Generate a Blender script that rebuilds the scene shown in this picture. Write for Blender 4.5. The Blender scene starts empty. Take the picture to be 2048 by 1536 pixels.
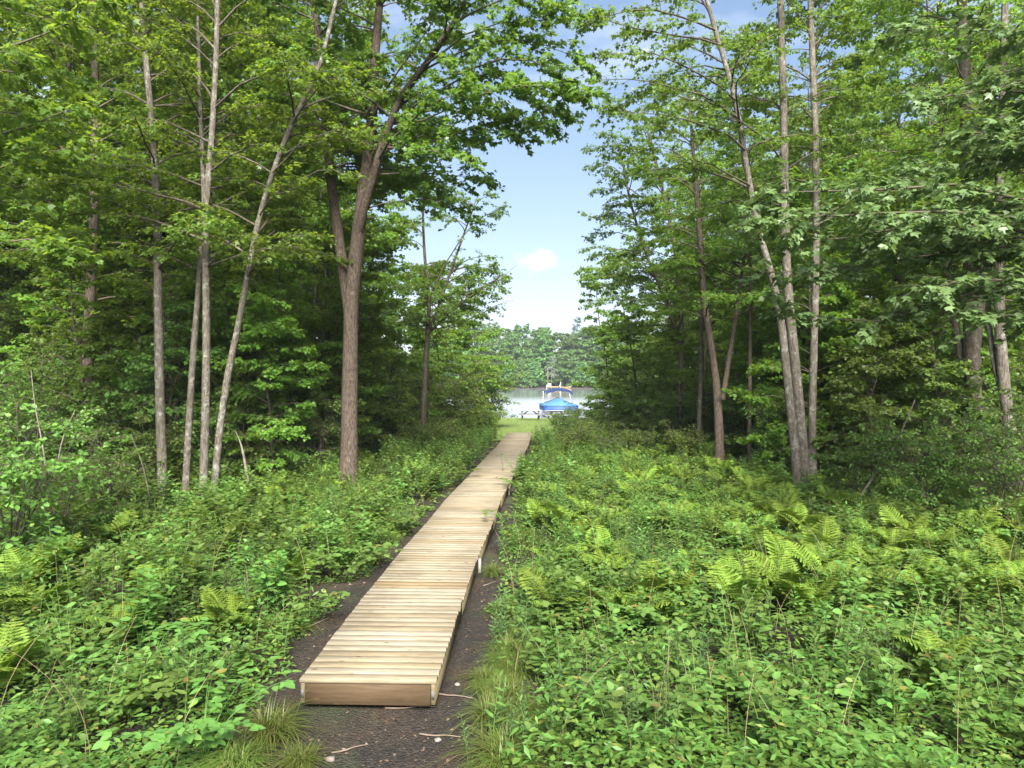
import bpy, math
import numpy as np
from mathutils import Matrix, Vector

# ------------------------------------------------------------------ camera, world, sun, exposure
scene = bpy.context.scene
COL = scene.collection
F = 1420.0            # focal length in photo pixels
CAM_Z = 2.97
cam_data = bpy.data.cameras.new('camera')
cam = bpy.data.objects.new('camera', cam_data)
COL.objects.link(cam)
cam.location = (0, 0, CAM_Z)
cam.rotation_euler = (math.radians(90), 0, 0)
cam_data.sensor_width = 36.0
cam_data.lens = 36.0 * F / 2048.0
cam_data.shift_y = -13.0 / 2048.0
cam_data.clip_start = 0.05
cam_data.clip_end = 6000
scene.camera = cam

SUN_EL, SUN_AZ = 43.0, 176.0     # azimuth from +Y, negative = left of the view
SUN_STRENGTH, SUN_ANGLE = 4.8, 30.0
SKY_STRENGTH = 0.09
EXPOSURE = 1.9

world = bpy.data.worlds.new('World')
scene.world = world
world.use_nodes = True
wt = world.node_tree
wt.nodes.clear()


def wn(t, **kw):
    n = wt.nodes.new(t)
    for k, v in kw.items():
        setattr(n, k, v)
    return n


w_out = wn('ShaderNodeOutputWorld')
w_bg = wn('ShaderNodeBackground')
w_sky = wn('ShaderNodeTexSky', sky_type='NISHITA')
w_sky.sun_disc = False
w_sky.sun_elevation = math.radians(SUN_EL)
w_sky.sun_rotation = math.radians(SUN_AZ)
w_sky.air_density = 1.0
w_sky.dust_density = 0.4
w_sky.ozone_density = 2.0
w_tc = wn('ShaderNodeTexCoord')
# thin cloud: stretched noise over the sky direction, denser towards the horizon
w_map = wn('ShaderNodeMapping')
w_map.inputs['Scale'].default_value = (2.2, 2.2, 7.0)
w_map.inputs['Location'].default_value = (0.35, 0.1, 0.2)
w_noise = wn('ShaderNodeTexNoise')
w_noise.inputs['Scale'].default_value = 1.6
w_noise.inputs['Detail'].default_value = 7
w_noise.inputs['Roughness'].default_value = 0.55
w_ramp = wn('ShaderNodeValToRGB')
w_ramp.color_ramp.elements[0].position = 0.53
w_ramp.color_ramp.elements[0].color = (0, 0, 0, 1)
w_ramp.color_ramp.elements[1].position = 0.80
w_ramp.color_ramp.elements[1].color = (0.5, 0.5, 0.5, 1)
w_mix = wn('ShaderNodeMix', data_type='RGBA')
w_mix.inputs['B'].default_value = (4.8, 4.95, 5.2, 1)
L = wt.links.new
L(w_tc.outputs['Generated'], w_map.inputs['Vector'])
L(w_map.outputs['Vector'], w_noise.inputs['Vector'])
L(w_noise.outputs['Fac'], w_ramp.inputs['Fac'])
# one small cumulus low over the lake
w_dist = wn('ShaderNodeVectorMath', operation='DISTANCE')
w_sc = wn('ShaderNodeMapping')
w_sc.inputs['Scale'].default_value = (1.0, 1.0, 2.2)
cdir = Vector((48 / F, 1, (755 - 522) / F)).normalized()
w_dist.inputs[1].default_value = (cdir.x, cdir.y, cdir.z * 2.2)
w_cn = wn('ShaderNodeTexNoise')
w_cn.inputs['Scale'].default_value = 38
w_cn.inputs['Detail'].default_value = 5
w_m1 = wn('ShaderNodeMath', operation='MULTIPLY_ADD')
w_m1.inputs[1].default_value = -11.0
w_m1.inputs[2].default_value = 0.26
w_m2 = wn('ShaderNodeMath', operation='ADD')
w_m3 = wn('ShaderNodeMath', operation='SUBTRACT', use_clamp=True)
w_m3.inputs[1].default_value = 0.42
w_m4 = wn('ShaderNodeMath', operation='MULTIPLY', use_clamp=True)
w_m4.inputs[1].default_value = 1.8
w_add = wn('ShaderNodeMath', operation='ADD', use_clamp=True)
L(w_tc.outputs['Generated'], w_sc.inputs['Vector'])
L(w_sc.outputs['Vector'], w_dist.inputs[0])
L(w_tc.outputs['Generated'], w_cn.inputs['Vector'])
L(w_dist.outputs['Value'], w_m1.inputs[0])
L(w_m1.outputs[0], w_m2.inputs[0])
L(w_cn.outputs['Fac'], w_m2.inputs[1])
L(w_m2.outputs[0], w_m3.inputs[0])
L(w_m3.outputs[0], w_m4.inputs[0])
L(w_m4.outputs[0], w_add.inputs[0])
L(w_ramp.outputs['Color'], w_add.inputs[1])
L(w_add.outputs[0], w_mix.inputs['Factor'])
# sky colour compressed: the bright band at the horizon is dimmed and bluer
w_k = wn('ShaderNodeVectorMath', operation='MULTIPLY_ADD')
w_k.inputs[1].default_value = (0.16, 0.15, 0.12)
w_k.inputs[2].default_value = (1, 1, 1)
w_div = wn('ShaderNodeVectorMath', operation='DIVIDE')
L(w_sky.outputs['Color'], w_k.inputs[0])
L(w_sky.outputs['Color'], w_div.inputs[0])
L(w_k.outputs[0], w_div.inputs[1])
L(w_div.outputs[0], w_mix.inputs['A'])
L(w_mix.outputs['Result'], w_bg.inputs['Color'])
w_bg.inputs['Strength'].default_value = SKY_STRENGTH
L(w_bg.outputs['Background'], w_out.inputs['Surface'])

sun_data = bpy.data.lights.new('sun', 'SUN')
sun_data.energy = SUN_STRENGTH
sun_data.angle = math.radians(SUN_ANGLE)
sun_data.color = (1.0, 0.96, 0.88)
sun = bpy.data.objects.new('sun', sun_data)
COL.objects.link(sun)
_el, _az = math.radians(SUN_EL), math.radians(SUN_AZ)
to_sun = Vector((math.cos(_el) * math.sin(_az), math.cos(_el) * math.cos(_az), math.sin(_el)))
sun.rotation_euler = to_sun.to_track_quat('Z', 'Y').to_euler()

vs = scene.view_settings
vs.view_transform = 'Standard'
vs.look = 'None'
vs.exposure = EXPOSURE
vs.gamma = 1
vs.use_curve_mapping = False
cy = scene.cycles
cy.max_bounces = 12
cy.diffuse_bounces = 8
cy.glossy_bounces = 2
cy.transmission_bounces = 8
cy.transparent_max_bounces = 4
cy.caustics_reflective = False
cy.caustics_refractive = False
cy.sample_clamp_indirect = 4.0
cy.use_denoising = True


# ------------------------------------------------------------------ helpers
def P(px, py, d):
    """point in the world seen at photo pixel (px, py) from the camera, d metres ahead"""
    return np.array([(px - 1024.0) * d / F, d, CAM_Z + (755.0 - py) * d / F])


def norm(a):
    return a / np.maximum(np.linalg.norm(a, axis=-1, keepdims=True), 1e-9)


def mesh(name, V, faces, mats, smooth=False, mat_idx=None):
    """faces: list of int arrays (n,3) / (n,4)"""
    me = bpy.data.meshes.new(name)
    V = np.ascontiguousarray(V, dtype=np.float32).reshape(-1, 3)
    faces = [np.asarray(f, dtype=np.int32) for f in faces if len(f)]
    me.vertices.add(len(V))
    me.vertices.foreach_set('co', V.ravel())
    loops = np.concatenate([f.ravel() for f in faces])
    tot = np.concatenate([np.full(len(f), f.shape[1], dtype=np.int32) for f in faces])
    start = np.concatenate([[0], np.cumsum(tot)[:-1]]).astype(np.int32)
    me.loops.add(len(loops))
    me.loops.foreach_set('vertex_index', loops)
    me.polygons.add(len(tot))
    me.polygons.foreach_set('loop_start', start)
    me.polygons.foreach_set('loop_total', tot)
    if smooth:
        me.polygons.foreach_set('use_smooth', np.ones(len(tot), dtype=bool))
    for m in (mats if isinstance(mats, (list, tuple)) else [mats]):
        me.materials.append(m)
    if mat_idx is not None:
        me.polygons.foreach_set('material_index', np.asarray(mat_idx, dtype=np.int32))
    me.update(calc_edges=True)
    return me


def link(name, data, parent=None, loc=None, rot=None, scale=None):
    o = bpy.data.objects.new(name, data)
    COL.objects.link(o)
    if parent is not None:
        o.parent = parent
    if loc is not None:
        o.location = loc
    if rot is not None:
        o.rotation_euler = rot
    if scale is not None:
        o.scale = scale if hasattr(scale, '__len__') else (scale,) * 3
    return o


def tag(o, label=None, cat=None, group=None, kind=None):
    if label: o['label'] = label
    if cat: o['category'] = cat
    if group: o['group'] = group
    if kind: o['kind'] = kind
    return o


def thing(name, label, cat, loc=(0, 0, 0), rz=0.0, group=None, scale=1.0):
    o = link(name, None, None, loc, (0, 0, rz), scale)
    o.empty_display_size = 0.2
    return tag(o, label, cat, group)


def tubes(Pts, R, k):
    """Pts (M,n,3), R (M,n) -> verts, quads"""
    M, n, _ = Pts.shape
    T = np.empty_like(Pts)
    T[:, 1:-1] = Pts[:, 2:] - Pts[:, :-2]
    T[:, 0] = Pts[:, 1] - Pts[:, 0]
    T[:, -1] = Pts[:, -1] - Pts[:, -2]
    T = norm(T)
    mean = norm(Pts[:, -1] - Pts[:, 0])
    ref = np.where(np.abs(mean[:, 2:3]) > 0.8, np.array([[1.0, 0, 0]]), np.array([[0, 0, 1.0]]))
    U = norm(np.cross(T, ref[:, None, :]))
    W = np.cross(T, U)
    a = np.arange(k) * 2 * np.pi / k
    ring = (U[:, :, None, :] * np.cos(a)[None, None, :, None] + W[:, :, None, :] * np.sin(a)[None, None, :, None])
    V = Pts[:, :, None, :] + ring * R[:, :, None, None]
    idx = np.arange(M * n * k).reshape(M, n, k)
    q = np.stack([idx[:, :-1, :], np.roll(idx[:, :-1, :], -1, 2), np.roll(idx[:, 1:, :], -1, 2), idx[:, 1:, :]], -1)
    return V.reshape(-1, 3), q.reshape(-1, 4)


class Geo:
    """collects vertices and faces of one mesh"""

    def __init__(self):
        self.V, self.F3, self.F4, self.n = [], [], [], 0

    def add(self, V, f3=None, f4=None):
        V = np.asarray(V, dtype=float).reshape(-1, 3)
        if f3 is not None and len(f3): self.F3.append(np.asarray(f3) + self.n)
        if f4 is not None and len(f4): self.F4.append(np.asarray(f4) + self.n)
        self.V.append(V)
        self.n += len(V)
        return self

    def tube(self, pts, r, k=8, cap=False):
        pts = np.asarray(pts, dtype=float)
        r = np.broadcast_to(np.asarray(r, dtype=float), (len(pts),))
        V, q = tubes(pts[None], np.array(r)[None], k)
        if cap:
            n = len(V)
            V = np.vstack([V, pts[:1], pts[-1:]])
            i = np.arange(k)
            f3 = np.concatenate([np.stack([np.full(k, n), (i + 1) % k, i], 1),
                                 np.stack([np.full(k, n + 1), n - k + i, n - k + (i + 1) % k], 1)])
            self.add(V, f3, q)
        else:
            self.add(V, None, q)
        return self

    def box(self, c, s, axes=None, bev=0.0):
        """box with centre c, full sizes s, optional 3x3 axes (rows), chamfered edges when bev > 0"""
        hx, hy, hz = np.array(s) / 2.0
        if bev <= 0:
            v = np.array([[x, y, z] for x in (-hx, hx) for y in (-hy, hy) for z in (-hz, hz)])
            q = np.array([[0, 1, 3, 2], [4, 6, 7, 5], [0, 4, 5, 1], [2, 3, 7, 6], [0, 2, 6, 4], [1, 5, 7, 3]])
        else:
            b = bev  # octagon-like section swept along x: chamfer the four long edges
            sec = [(-hy + b, -hz), (hy - b, -hz), (hy, -hz + b), (hy, hz - b), (hy - b, hz), (-hy + b, hz), (-hy, hz - b), (-hy, -hz + b)]
            v = np.array([[x, y, z] for x in (-hx, hx) for (y, z) in sec])
            q = [[i, (i + 1) % 8, 8 + (i + 1) % 8, 8 + i] for i in range(8)]
            for o, fl in ((0, 1), (8, 0)):
                for quad in ([0, 1, 2, 7], [7, 2, 3, 6], [6, 3, 4, 5]):
                    quad = [o + t for t in quad]
                    q.append(quad[::-1] if fl else quad)
            q = np.array(q)
        if axes is not None:
            v = v @ np.asarray(axes)
        return self.add(v + np.asarray(c), None, q)

    def bar(self, a, b, w, h, up=(0, 0, 1), bev=0.0):
        """rectangular bar from a to b, w across, h along up"""
        a, b = np.asarray(a, float), np.asarray(b, float)
        x = norm(b - a)
        y = norm(np.cross(np.asarray(up, float), x))
        z = np.cross(x, y)
        return self.box((a + b) / 2, (np.linalg.norm(b - a), w, h), np.stack([x, y, z]), bev)

    def mesh(self, name, mats, smooth=False):
        fs = []
        if self.F3: fs.append(np.concatenate(self.F3))
        if self.F4: fs.append(np.concatenate(self.F4))
        return mesh(name, np.concatenate(self.V), fs, mats, smooth)

    def obj(self, name, mats, parent=None, smooth=False, **kw):
        return link(name, self.mesh(name, mats, smooth), parent, **kw)


# leaf outlines: x across, y along the leaf, z towards the normal
def fan(half, tip_y=1.0, cup=0.12):
    """half outline from near the stalk to near the tip, as (x, y) -> verts, tris (fan from the stalk)"""
    pts = [(0, 0)] + [(x, y) for x, y in half] + [(0, tip_y)] + [(-x, y) for x, y in reversed(half)]
    v = np.array([(x, y, cup * abs(x) - 0.10 * y * y) for x, y in pts])
    n = len(v)
    t = np.array([(0, i, i + 1) for i in range(1, n - 1)])
    return v, t


MAPLE_FINE = fan([(0.40, 0.10), (0.53, 0.55), (0.16, 0.53)])
MAPLE = fan([(0.52, 0.40), (0.19, 0.52)])
MAPLE_FAR = fan([(0.48, 0.42)], cup=0.2)
OVAL_FINE = fan([(0.20, 0.08), (0.34, 0.32), (0.30, 0.62), (0.13, 0.88)])
OVAL = fan([(0.33, 0.30), (0.24, 0.70)])
DIAMOND = fan([(0.33, 0.42)], cup=0.2)
LANCE = fan([(0.13, 0.25), (0.10, 0.65)])
LANCE_FAR = fan([(0.15, 0.40)])


def leaves(pos, d, nrm, size, tpl, aspect=1.0):
    """pos, d (along), nrm (N,3), size (N,) -> verts, tris"""
    tv, tt = tpl
    d = norm(d)
    side = norm(np.cross(d, nrm))
    n = np.cross(side, d)
    S = size[:, None, None]
    V = pos[:, None, :] + S * (tv[None, :, 0:1] * aspect * side[:, None, :] + tv[None, :, 1:2] * d[:, None, :] + tv[None, :, 2:3] * n[:, None, :])
    N, k = len(pos), len(tv)
    T = tt[None, :, :] + (np.arange(N) * k)[:, None, None]
    return V.reshape(-1, 3), T.reshape(-1, 3)


def smooth_path(pts, n):
    """Catmull-Rom through pts, n samples"""
    p = np.asarray(pts, float)
    p = np.vstack([2 * p[0] - p[1], p, 2 * p[-1] - p[-2]])
    m = len(p) - 3
    u = np.linspace(0, m - 1e-6, n)
    i = u.astype(int)
    t = (u - i)[:, None]
    a, b, c, d = p[i], p[i + 1], p[i + 2], p[i + 3]
    return 0.5 * (2 * b + (c - a) * t + (2 * a - 5 * b + 4 * c - d) * t ** 2 + (3 * b - a - 3 * c + d) * t ** 3)


# ------------------------------------------------------------------ materials
def new_mat(name):
    m = bpy.data.materials.new(name)
    m.use_nodes = True
    nt = m.node_tree
    nt.nodes.clear()
    return m, nt


def node(nt, t, ins=None, **kw):
    n = nt.nodes.new(t)
    for k, v in kw.items():
        setattr(n, k, v)
    for k, v in (ins or {}).items():
        if hasattr(v, 'bl_rna') and v.bl_rna.identifier.startswith('NodeSocket'):
            nt.links.new(v, n.inputs[k])
        else:
            n.inputs[k].default_value = v
    return n


def ramp(nt, fac, stops, interp='LINEAR'):
    r = node(nt, 'ShaderNodeValToRGB', {'Fac': fac})
    cr = r.color_ramp
    cr.interpolation = interp
    while len(cr.elements) < len(stops):
        cr.elements.new(0.5)
    for e, (p, c) in zip(cr.elements, stops):
        e.position = p
        e.color = (*c, 1) if len(c) == 3 else c
    return r.outputs['Color']


def mixc(nt, fac, a, b, blend='MIX'):
    return node(nt, 'ShaderNodeMix', {'Factor': fac, 'A': a, 'B': b}, data_type='RGBA', blend_type=blend).outputs['Result']


def c4(c):
    return (*c, 1)


def leaf_mat(name, dark, mid, light, trans=(0.16, 0.26, 0.02), tfac=0.4, rough=0.45, spec=0.35, val_var=0.35, hue_var=0.03, old=None):
    m, nt = new_mat(name)
    g = node(nt, 'ShaderNodeNewGeometry')
    oi = node(nt, 'ShaderNodeObjectInfo')
    stops = [(0.0, dark), (0.45, mid), (0.85, mid), (0.975 if old else 1.0, light)]
    if old:   # a few yellowed or browned leaves
        stops.append((0.985, old))
    col = ramp(nt, g.outputs['Random Per Island'], stops)
    h = node(nt, 'ShaderNodeMapRange', {'Value': oi.outputs['Random'], 'To Min': 0.5 - hue_var, 'To Max': 0.5 + hue_var})
    v = node(nt, 'ShaderNodeMapRange', {'Value': oi.outputs['Random'], 'To Min': 1 - val_var, 'To Max': 1 + val_var})
    hsv = node(nt, 'ShaderNodeHueSaturation', {'Hue': h.outputs[0], 'Value': v.outputs[0], 'Color': col})
    pb = node(nt, 'ShaderNodeBsdfPrincipled', {'Base Color': hsv.outputs['Color'], 'Roughness': rough, 'Specular IOR Level': spec})
    tcol = mixc(nt, 0.55, hsv.outputs['Color'], c4(trans))
    tr = node(nt, 'ShaderNodeBsdfTranslucent', {'Color': tcol})
    mx = node(nt, 'ShaderNodeMixShader', {0: tfac, 1: pb.outputs[0], 2: tr.outputs[0]})
    out = node(nt, 'ShaderNodeOutputMaterial', {'Surface': mx.outputs[0]})
    return m


def bark_mat(name, c1, c2, lichen, amount=0.5, scale=1.0):
    m, nt = new_mat(name)
    tc = node(nt, 'ShaderNodeTexCoord')
    mp = node(nt, 'ShaderNodeMapping', {'Vector': tc.outputs['Object'], 'Scale': (14 * scale, 14 * scale, 3.0 * scale)})
    n1 = node(nt, 'ShaderNodeTexNoise', {'Vector': mp.outputs[0], 'Scale': 2.0, 'Detail': 6.0, 'Roughness': 0.65})
    n2 = node(nt, 'ShaderNodeTexNoise', {'Vector': tc.outputs['Object'], 'Scale': 7.0, 'Detail': 7.0, 'Roughness': 0.75})
    base = ramp(nt, n1.outputs['Fac'], [(0.38, c1), (0.62, c2)])
    lm = ramp(nt, n2.outputs['Fac'], [(0.62 - 0.2 * amount, (0, 0, 0)), (0.72 - 0.12 * amount, (1, 1, 1))])
    col = mixc(nt, lm, base, c4(lichen))
    bump = node(nt, 'ShaderNodeBump', {'Height': n1.outputs['Fac'], 'Strength': 0.9, 'Distance': 0.03})
    pb = node(nt, 'ShaderNodeBsdfPrincipled', {'Base Color': col, 'Roughness': 0.9, 'Specular IOR Level': 0.15, 'Normal': bump.outputs[0]})
    node(nt, 'ShaderNodeOutputMaterial', {'Surface': pb.outputs[0]})
    return m


def plain_mat(name, c, rough=0.6, metal=0.0, spec=0.4, noise=0.0, nscale=8.0, bump=0.0):
    m, nt = new_mat(name)
    ins = {'Base Color': c4(c), 'Roughness': rough, 'Metallic': metal, 'Specular IOR Level': spec}
    if noise > 0 or bump > 0:
        tc = node(nt, 'ShaderNodeTexCoord')
        n = node(nt, 'ShaderNodeTexNoise', {'Vector': tc.outputs['Object'], 'Scale': nscale, 'Detail': 5.0})
        lo = tuple(x * (1 - noise) for x in c)
        hi = tuple(min(1, x * (1 + noise)) for x in c)
        ins['Base Color'] = ramp(nt, n.outputs['Fac'], [(0.3, lo), (0.7, hi)])
        if bump > 0:
            ins['Normal'] = node(nt, 'ShaderNodeBump', {'Height': n.outputs['Fac'], 'Strength': 0.6, 'Distance': bump}).outputs[0]
    pb = node(nt, 'ShaderNodeBsdfPrincipled', ins)
    node(nt, 'ShaderNodeOutputMaterial', {'Surface': pb.outputs[0]})
    return m


M_MAPLE = leaf_mat('maple_leaf', (0.0850, 0.1600, 0.0228), (0.1150, 0.2100, 0.0342), (0.1700, 0.2700, 0.0570), trans=(0.4000, 0.5400, 0.0285), tfac=0.52, hue_var=0.015)
M_OVERHANG = leaf_mat('broad_maple_leaf', (0.08, 0.15, 0.02), (0.105, 0.195, 0.03), (0.16, 0.25, 0.05), trans=(0.30, 0.45, 0.03), tfac=0.45, rough=0.38, spec=0.5, val_var=0.1, hue_var=0.01)
M_PALEBOUGH = leaf_mat('pale_maple_leaf', (0.0935, 0.1615, 0.0510), (0.1275, 0.2040, 0.0723), (0.1785, 0.2550, 0.1020), trans=(0.2210, 0.3400, 0.0510), tfac=0.35, rough=0.42, spec=0.45, val_var=0.05, hue_var=0.005)
M_FOREST = leaf_mat('forest_leaf', (0.0950, 0.1700, 0.0228), (0.1250, 0.2200, 0.0342), (0.1800, 0.2800, 0.0570), trans=(0.4200, 0.5600, 0.0228), tfac=0.54, val_var=0.35, hue_var=0.02)
M_BUSH = leaf_mat('shrub_leaf', (0.085, 0.15, 0.028), (0.115, 0.20, 0.038), (0.17, 0.26, 0.055), trans=(0.28, 0.40, 0.03), tfac=0.42, val_var=0.35, hue_var=0.02)
M_BRIGHT = leaf_mat('sunny_shrub_leaf', (0.1092, 0.1794, 0.0218), (0.1482, 0.2340, 0.0312), (0.2028, 0.2886, 0.0468), trans=(0.2652, 0.3744, 0.0234), tfac=0.42, val_var=0.15, hue_var=0.012)
M_FERN = leaf_mat('fern_frond', (0.1498, 0.2353, 0.0317), (0.1872, 0.2842, 0.0432), (0.2715, 0.3374, 0.0576), trans=(0.3369, 0.4262, 0.0287), tfac=0.42, rough=0.6, spec=0.15, val_var=0.22, hue_var=0.012, old=(0.24, 0.18, 0.055))
M_WEED = leaf_mat('weed_leaf', (0.0896, 0.1687, 0.0375), (0.1298, 0.2220, 0.0494), (0.2059, 0.2930, 0.0674), trans=(0.2865, 0.4085, 0.0299), tfac=0.44, rough=0.45, spec=0.4, val_var=0.3, hue_var=0.025, old=(0.24, 0.18, 0.055))
M_FINE = leaf_mat('fine_herb_leaf', (0.0638, 0.1050, 0.0338), (0.0863, 0.1387, 0.0450), (0.1275, 0.1875, 0.0600), trans=(0.1500, 0.2250, 0.0450), tfac=0.35, rough=.6, spec=.2, val_var=0.3, hue_var=0.02)
M_COVER = leaf_mat('cover_leaf', (0.0871, 0.1555, 0.0320), (0.1307, 0.2160, 0.0438), (0.2178, 0.2938, 0.0583), trans=(0.2876, 0.3974, 0.0291), tfac=0.44, rough=0.48, spec=0.4, val_var=0.1, old=(0.24, 0.18, 0.055))
M_SEDGE = leaf_mat('sedge_blade', (0.085, 0.125, 0.022), (0.115, 0.165, 0.032), (0.24, 0.19, 0.08), trans=(0.20, 0.26, 0.03), tfac=0.3, val_var=0.25, hue_var=0.02)
M_LAWN = leaf_mat('lawn_blade', (0.1152, 0.1800, 0.0288), (0.1440, 0.2160, 0.0360), (0.2016, 0.2592, 0.0576), trans=(0.1800, 0.2592, 0.0288), tfac=0.3, val_var=0.05)
M_FARLEAF = leaf_mat('far_leaf', (0.0772, 0.1505, 0.0382), (0.1029, 0.1935, 0.0467), (0.1440, 0.2474, 0.0595), trans=(0.2057, 0.3441, 0.0510), tfac=0.38, val_var=0.3, hue_var=0.025)
M_NEEDLE = leaf_mat('pine_needle', (0.0270, 0.0585, 0.0225), (0.0360, 0.0765, 0.0270), (0.0540, 0.0990, 0.0360), trans=(0.0540, 0.1080, 0.0270), tfac=0.15, val_var=0.3)
M_PALE = leaf_mat('pale_willow_leaf', (0.1280, 0.1600, 0.1200), (0.1760, 0.2160, 0.1600), (0.2400, 0.2640, 0.2080), trans=(0.2000, 0.2400, 0.1600), tfac=0.3, val_var=0.1)
M_DEADLEAF = leaf_mat('dead_leaf', (0.0780, 0.0480, 0.0300), (0.1440, 0.1020, 0.0660), (0.3000, 0.2640, 0.2280), trans=(0.1200, 0.0780, 0.0480), tfac=0.15, val_var=0.1)

M_BARK_GREY = bark_mat('grey_bark', (0.065, 0.055, 0.042), (0.16, 0.138, 0.112), (0.27, 0.265, 0.225), 0.5)
M_BARK_BROWN = bark_mat('brown_bark', (0.04, 0.03, 0.022), (0.125, 0.095, 0.075), (0.18, 0.165, 0.135), 0.2, 1.5)
M_BARK_DARK = bark_mat('dark_bark', (0.05, 0.04, 0.03), (0.11, 0.09, 0.07), (0.18, 0.175, 0.14), 0.4)
M_TWIG = plain_mat('twig_bark', (0.085, 0.07, 0.05), 0.9, noise=0.3)
M_DEADWOOD = plain_mat('dead_wood', (0.17, 0.145, 0.115), 0.9, noise=0.4)
M_STEM = plain_mat('green_stem', (0.12, 0.18, 0.05), 0.6)


def soil_mat():
    m, nt = new_mat('soil_and_litter')
    tc = node(nt, 'ShaderNodeTexCoord')
    o = tc.outputs['Object']
    n1 = node(nt, 'ShaderNodeTexNoise', {'Vector': o, 'Scale': 1.3, 'Detail': 8.0, 'Roughness': 0.65})
    n2 = node(nt, 'ShaderNodeTexNoise', {'Vector': o, 'Scale': 28.0, 'Detail': 6.0, 'Roughness': 0.7})
    n3 = node(nt, 'ShaderNodeTexVoronoi', {'Vector': o, 'Scale': 55.0})
    a = ramp(nt, n2.outputs['Fac'], [(0.32, (0.010, 0.008, 0.007)), (0.55, (0.032, 0.027, 0.022)), (0.75, (0.085, 0.07, 0.055))])
    b = ramp(nt, n2.outputs['Fac'], [(0.32, (0.022, 0.015, 0.010)), (0.6, (0.065, 0.045, 0.03)), (0.75, (0.14, 0.10, 0.07))])
    msk = ramp(nt, n1.outputs['Fac'], [(0.42, (0, 0, 0)), (0.62, (1, 1, 1))])
    col = mixc(nt, msk, a, b)
    n4 = node(nt, 'ShaderNodeTexNoise', {'Vector': o, 'Scale': 0.9, 'Detail': 6.0, 'W': 3.0}, noise_dimensions='4D')
    green = ramp(nt, n4.outputs['Fac'], [(0.55, (0, 0, 0)), (0.72, (0.6, 0.6, 0.6))])
    col = mixc(nt, green, col, (0.07, 0.10, 0.03, 1))
    hgt = node(nt, 'ShaderNodeMath', {0: n2.outputs['Fac'], 1: n3.outputs['Distance']}, operation='ADD')
    bump = node(nt, 'ShaderNodeBump', {'Height': hgt.outputs[0], 'Strength': 1.0, 'Distance': 0.03})
    rough = node(nt, 'ShaderNodeMapRange', {'Value': n1.outputs['Fac'], 'From Min': 0.3, 'From Max': 0.6, 'To Min': 0.55, 'To Max': 0.95})
    pb = node(nt, 'ShaderNodeBsdfPrincipled', {'Base Color': col, 'Roughness': rough.outputs[0], 'Specular IOR Level': 0.3, 'Normal': bump.outputs[0]})
    node(nt, 'ShaderNodeOutputMaterial', {'Surface': pb.outputs[0]})
    return m


def wood_mat(name, stops, stain=True, side=False):
    """new treated pine: grain along the board, knots, per-board tone, muddy footprints on the deck"""
    m, nt = new_mat(name)
    tc = node(nt, 'ShaderNodeTexCoord')
    oi = node(nt, 'ShaderNodeObjectInfo')
    g = node(nt, 'ShaderNodeNewGeometry')
    off = node(nt, 'ShaderNodeMath', {0: oi.outputs['Random'], 1: 137.0}, operation='MULTIPLY')
    comb = node(nt, 'ShaderNodeCombineXYZ', {'X': off.outputs[0], 'Y': off.outputs[0], 'Z': off.outputs[0]})
    addv = node(nt, 'ShaderNodeVectorMath', {0: tc.outputs['Object'], 1: comb.outputs[0]}, operation='ADD')
    mp = node(nt, 'ShaderNodeMapping', {'Vector': addv.outputs[0], 'Scale': (1.6, 24.0, 24.0)})
    gr = node(nt, 'ShaderNodeTexNoise', {'Vector': mp.outputs[0], 'Scale': 2.2, 'Detail': 5.0, 'Roughness': 0.6, 'Distortion': 0.6})
    mp2 = node(nt, 'ShaderNodeMapping', {'Vector': addv.outputs[0], 'Scale': (3.2, 7.5, 7.5)})
    kn = node(nt, 'ShaderNodeTexVoronoi', {'Vector': mp2.outputs[0], 'Scale': 1.0})
    tone = ramp(nt, oi.outputs['Random'], stops, 'LINEAR')
    grain = ramp(nt, gr.outputs['Fac'], [(0.3, (0.62, 0.56, 0.48)), (0.48, (0.92, 0.90, 0.87)), (0.62, (1.06, 1.05, 1.03))])
    col = mixc(nt, 1.0, tone, grain, 'MULTIPLY')
    kmask = ramp(nt, kn.outputs['Distance'], [(0.05, (1, 1, 1)), (0.13, (0, 0, 0))])
    col = mixc(nt, kmask, col, (0.13, 0.07, 0.035, 1))
    if stain:
        mp3 = node(nt, 'ShaderNodeMapping', {'Vector': g.outputs['Position'], 'Scale': (1.2, 2.0, 1.0)})
        s1 = node(nt, 'ShaderNodeTexNoise', {'Vector': mp3.outputs[0], 'Scale': 1.1, 'Detail': 6.0, 'Roughness': 0.65})
        sm = ramp(nt, s1.outputs['Fac'], [(0.48, (0, 0, 0)), (0.72, (0.55, 0.55, 0.55))])
        col = mixc(nt, sm, col, (0.10, 0.078, 0.056, 1))
        pos = node(nt, 'ShaderNodeSeparateXYZ', {'Vector': g.outputs['Position']})
    bump = node(nt, 'ShaderNodeBump', {'Height': gr.outputs['Fac'], 'Strength': 0.3, 'Distance': 0.004})
    pb = node(nt, 'ShaderNodeBsdfPrincipled', {'Base Color': col, 'Roughness': 0.75, 'Specular IOR Level': 0.25, 'Normal': bump.outputs[0]})
    node(nt, 'ShaderNodeOutputMaterial', {'Surface': pb.outputs[0]})
    return m


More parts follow.
